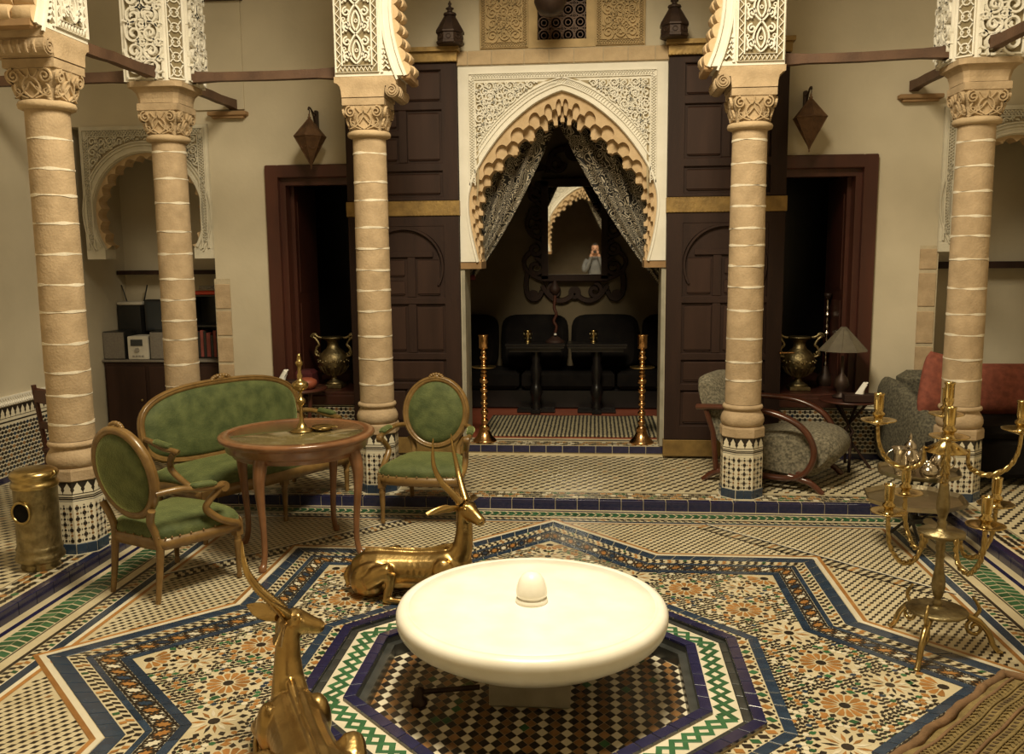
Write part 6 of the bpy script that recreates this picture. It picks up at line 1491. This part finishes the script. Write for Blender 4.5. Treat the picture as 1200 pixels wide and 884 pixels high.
# ================================================================== BRASS TRAY TABLES with the tea service
def octray(label, loc, R, h, name='tea_table', rz=0):
    t = thing(name, label, 'table', loc, rz); n = 8
    def rg(r, z): 
        o = []
        for k in range(n):
            for q in range(4):
                a = 2*PI*(k+q/4)/n; e = (1.0, .95, .93, .95)[q]; o.append((r*e*math.cos(a), r*e*math.sin(a), z))
        return o
    m = MB(); m.loft([rg(R*.8, h-.006), rg(R*.95, h), rg(R, h+.025), rg(R*1.01, h+.03), rg(R*.99, h+.031), rg(R*.93, h+.008), rg(R*.6, h+.004)], sm=False); m.build('tray', ['silver_tray'], t)
    for k in range(4):
        a = k*PI/2+PI/4; m = MB(); m.tube([(R*.55*math.cos(a), R*.55*math.sin(a), h-.005), (R*.10*math.cos(a), R*.10*math.sin(a), h*.5), (R*.55*math.cos(a+.5), R*.55*math.sin(a+.5), 0)], .011, 6); m.build('leg', ['black_wood'], t)
    m = MB(); m.lathe([(.05, h*.5-.015), (.055, h*.5), (.05, h*.5+.015)], 12); m.build('hub', ['black_wood'], t)
    return t
dm('silver_tray', (.42, .36, .25), (.32, .27, .18), scale=14, rough=.32, metal=1, bump=.2, bscale=60)
octray('low octagonal brass tray table by the courtyard kerb, behind the candelabrum', (2.22, 5.46, ZW-.0), .30, .235, rz=.2)
for o in (): pass
octray('round brass tray table with silver teapots, in front of the right column', (2.42, 5.98, ZW), .27, .28, rz=.1)
zt = ZW+.28+.006
def teapot(label, loc, rz, k=1):
    t = thing('silver_teapot', label, 'teapot', loc, rz); t.scale = (k,)*3
    m = MB(); m.lathe([(.045, 0), (.05, .008), (.04, .018), (.06, .05), (.07, .085), (.064, .12), (.042, .15), (.034, .165), (.04, .17)], 24); m.build('body', ['silver'], t)
    m = MB(); m.lathe([(.041, .168), (.036, .19), (.015, .215), (.007, .222), (.012, .235), (.008, .25), (.001, .27)], 18); m.build('lid', ['silver'], t)
    m = MB(); m.tube(cr_curve([(.05, 0, .06), (.095, 0, .085), (.115, 0, .14), (.14, 0, .165)], 5), [.017]*5+[.013]*6+[.009]*5, 8); m.build('spout', ['silver'], t)
    m = MB(); m.tube(cr_curve([(-.04, 0, .15), (-.09, 0, .155), (-.105, 0, .10), (-.062, 0, .055)], 5), .007, 6); m.build('handle', ['silver'], t); return t
teapot('silver teapot on the tray table, left of the candelabrum stem', (2.36, 5.98, zt), .6, 1)
teapot('silver teapot on the tray table, close behind the candelabrum stem', (2.53, 5.92, zt), 2.4, .9)
t = thing('silver_jug', 'tall flared silver jug at the left edge of the tray table', 'jug', (2.255, 5.845, zt+.004)); m = MB(); m.lathe([(.035, 0), (.04, .01), (.03, .02), (.04, .06), (.045, .10), (.04, .15), (.055, .19), (.06, .195), (.05, .19), (.001, .1)], 20); m.build('body', ['silver'], t)
m = MB(); m.tube(cr_curve([(-.05, 0, .18), (-.085, 0, .15), (-.075, 0, .09), (-.043, 0, .06)], 5), .006, 6); m.build('handle', ['silver'], t)
t = thing('sugar_bowl', 'small lidded silver sugar bowl on the tray table', 'bowl', (2.42, 5.80, zt)); m = MB(); m.lathe([(.03, 0), (.04, .008), (.055, .035), (.058, .065), (.05, .075)], 20); m.build('body', ['silver'], t); m = MB(); m.lathe([(.052, .072), (.04, .092), (.01, .105), (.012, .115), (.001, .125)], 18); m.build('lid', ['silver'], t)
# ================================================================== LEFT RECESS: cabinet, stereo, television, books
t = thing('low_cabinet', 'dark low cabinet with a pale edged top in the left recess', 'cabinet', (-3.70, 8.12, ZW))
m = MB(); m.box(-.63, .62, -.18, .32, 0, .78, bev=.006); m.build('carcass', ['dark_wood'], t)
m = MB(); m.box(-.645, .635, -.20, .325, .78, .80, bev=.003); m.build('worktop', ['speaker_cloth'], t)
for x in (-.42, 0, .41):
    m = MB(); m.box(x-.19, x+.19, -.195, -.178, .06, .74, bev=.006); d = m.build('door', ['dark_wood_edge'], t); m = MB(); m.ell((x+.15, -.205, .42), (.013, .013, .013), 8, 6); m.build('knob', ['brass'], d)
zt = ZW+.80
t = thing('stereo', 'small silver grey stereo unit between its speakers in the left recess', 'stereo', (-4.00, 8.05, zt)); m = MB(); m.box(-.10, .10, -.09, .12, 0, .22, bev=.006); m.build('case', ['white_plastic'], t)
m = MB(); m.box(-.07, .045, -.096, -.088, .13, .19); m.build('display', ['screen'], t); m = MB(); m.lathe([(.022, 0), (.020, .014)], 16, M=Matrix.Translation((-.01, -.09, .09)) @ Matrix.Rotation(PI/2, 4, 'X')); m.build('knob', ['grey_plastic'], t)
m = MB()
for k in range(4): m.box(-.06+k*.03, -.04+k*.03, -.095, -.088, .025, .04)
m.build('button', ['grey_plastic'], t)
for x, lab in ((-4.235, 'grey box speaker left of the stereo in the left recess'), (-3.775, 'grey box speaker right of the stereo in the left recess')):
    t = thing('speaker', lab, 'speaker', (x, 8.05, zt), 0, 'stereo speakers'); m = MB(); m.box(-.105, .105, -.09, .13, 0, .265, bev=.006); m.build('case', ['black_plastic'], t); m = MB(); m.box(-.10, .10, -.098, -.09, .008, .257, bev=.003); m.build('grille', ['speaker_cloth'], t)
t = thing('television', 'dark television behind the stereo in the left recess', 'television', (-3.86, 8.30, zt)); m = MB(); m.box(-.21, .30, -.04, .06, .24, .55, bev=.01); m.box(-.2, .1, -.06, .08, 0, .02); m.box(-.1, 0, -.02, .02, .02, .26); m.build('case', ['black_plastic'], t); m = MB(); m.box(-.19, .28, -.045, -.038, .26, .53); m.build('screen', ['screen'], t)
t = thing('tall_black_box', 'tall black box behind the left speaker, carrying the router', 'box', (-4.21, 8.31, zt)); m = MB(); m.box(-.12, .11, -.08, .12, 0, .50, bev=.006); m.build('case', ['black_plastic'], t)
t = thing('router', 'white router with two raised black antennas in the left recess', 'router', (-4.20, 8.30, zt+.50)); m = MB(); m.box(-.13, .12, -.07, .09, 0, .03, bev=.006); m.build('case', ['white_plastic'], t)
for x, dx in ((-.09, -.05), (.08, .045)): m = MB(); m.tube([(x, .05, .02), (x+dx, .05, .19)], [.007, .006], 8); m.build('antenna', ['black_plastic'], t)
t = thing('bookcase', 'tall narrow dark bookcase at the right of the left recess', 'bookcase', (-3.33, 8.15, ZW+.80)); m = MB(); m.box(-.22, -.205, -.1, .2, 0, .60); m.box(.13, .145, -.1, .2, 0, .60); m.box(-.205, .13, .185, .2, 0, .6); m.box(-.22, .145, -.1, .2, .585, .60); m.box(-.205, .13, -.1, .185, .30, .315); m.box(-.205, .13, -.1, .185, 0, .015); m.build('carcass', ['black_wood'], t)
x = -3.53; k = 0
while x < -3.24:
    w_ = random.uniform(.022, .04); h_ = random.uniform(.18, .26); lab = ['thin dark red book at the left end of the narrow bookcase', 'second book from the left in the narrow bookcase', 'third book from the left in the narrow bookcase', 'fourth book from the left in the narrow bookcase', 'fifth book from the left in the narrow bookcase', 'sixth book from the left in the narrow bookcase', 'seventh book from the left in the narrow bookcase', 'eighth book from the left in the narrow bookcase', 'ninth book from the left in the narrow bookcase', 'tenth book from the left in the narrow bookcase'][k]
    t = thing('book', lab, 'book', (x+w_/2, 8.10, ZW+.80+.015), 0, 'books in the narrow bookcase'); m = MB(); m.box(-w_/2+.001, w_/2-.001, -.04, .12, 0, h_, bev=.002); m.build('cover', ['book_cloth' if k % 2 else 'black_plastic'], t); x += w_+.002; k += 1
t = thing('red_tray', 'red plastic tray on top of the narrow bookcase', 'tray', (-3.36, 8.18, ZW+1.40)); m = MB(); m.box(-.15, .15, -.12, .12, 0, .035, bev=.008); m.build('rim', ['red_plastic'], t)
t = thing('cable_coil', 'grey coil of cable lying on the red tray', 'cable', (-3.37, 8.15, ZW+1.435)); m = MB()
m.tube([(.09*math.cos(q)*(1+.1*math.sin(3*q)), .05*math.sin(q), .015+.03*abs(math.sin(q*1.3))) for q in [k*.35 for k in range(54)]], .006, 6); m.build('cable', ['grey_plastic'], t)
t = thing('wooden_chair', 'dark wooden chair standing behind the left column', 'chair', (-3.22, 5.72, ZW), 2.6)
m = MB(); m.box(-.21, .21, -.2, .2, .43, .46, bev=.008); m.build('seat', ['mahogany'], t)
for x, y in ((-.19, -.18), (.19, -.18), (-.19, .18), (.19, .18)): m = MB(); m.tube([(x, y, 0), (x, y, .43)] if y < 0 else [(x, y, 0), (x, y, .45), (x, y+.05, .90)], .017, 8); m.build('leg', ['mahogany'], t)
m = MB(); m.box(-.19, .19, .205, .235, .78, .88, bev=.008); m.box(-.19, .19, .19, .215, .60, .65, bev=.006); m.build('back_rail', ['mahogany'], t)
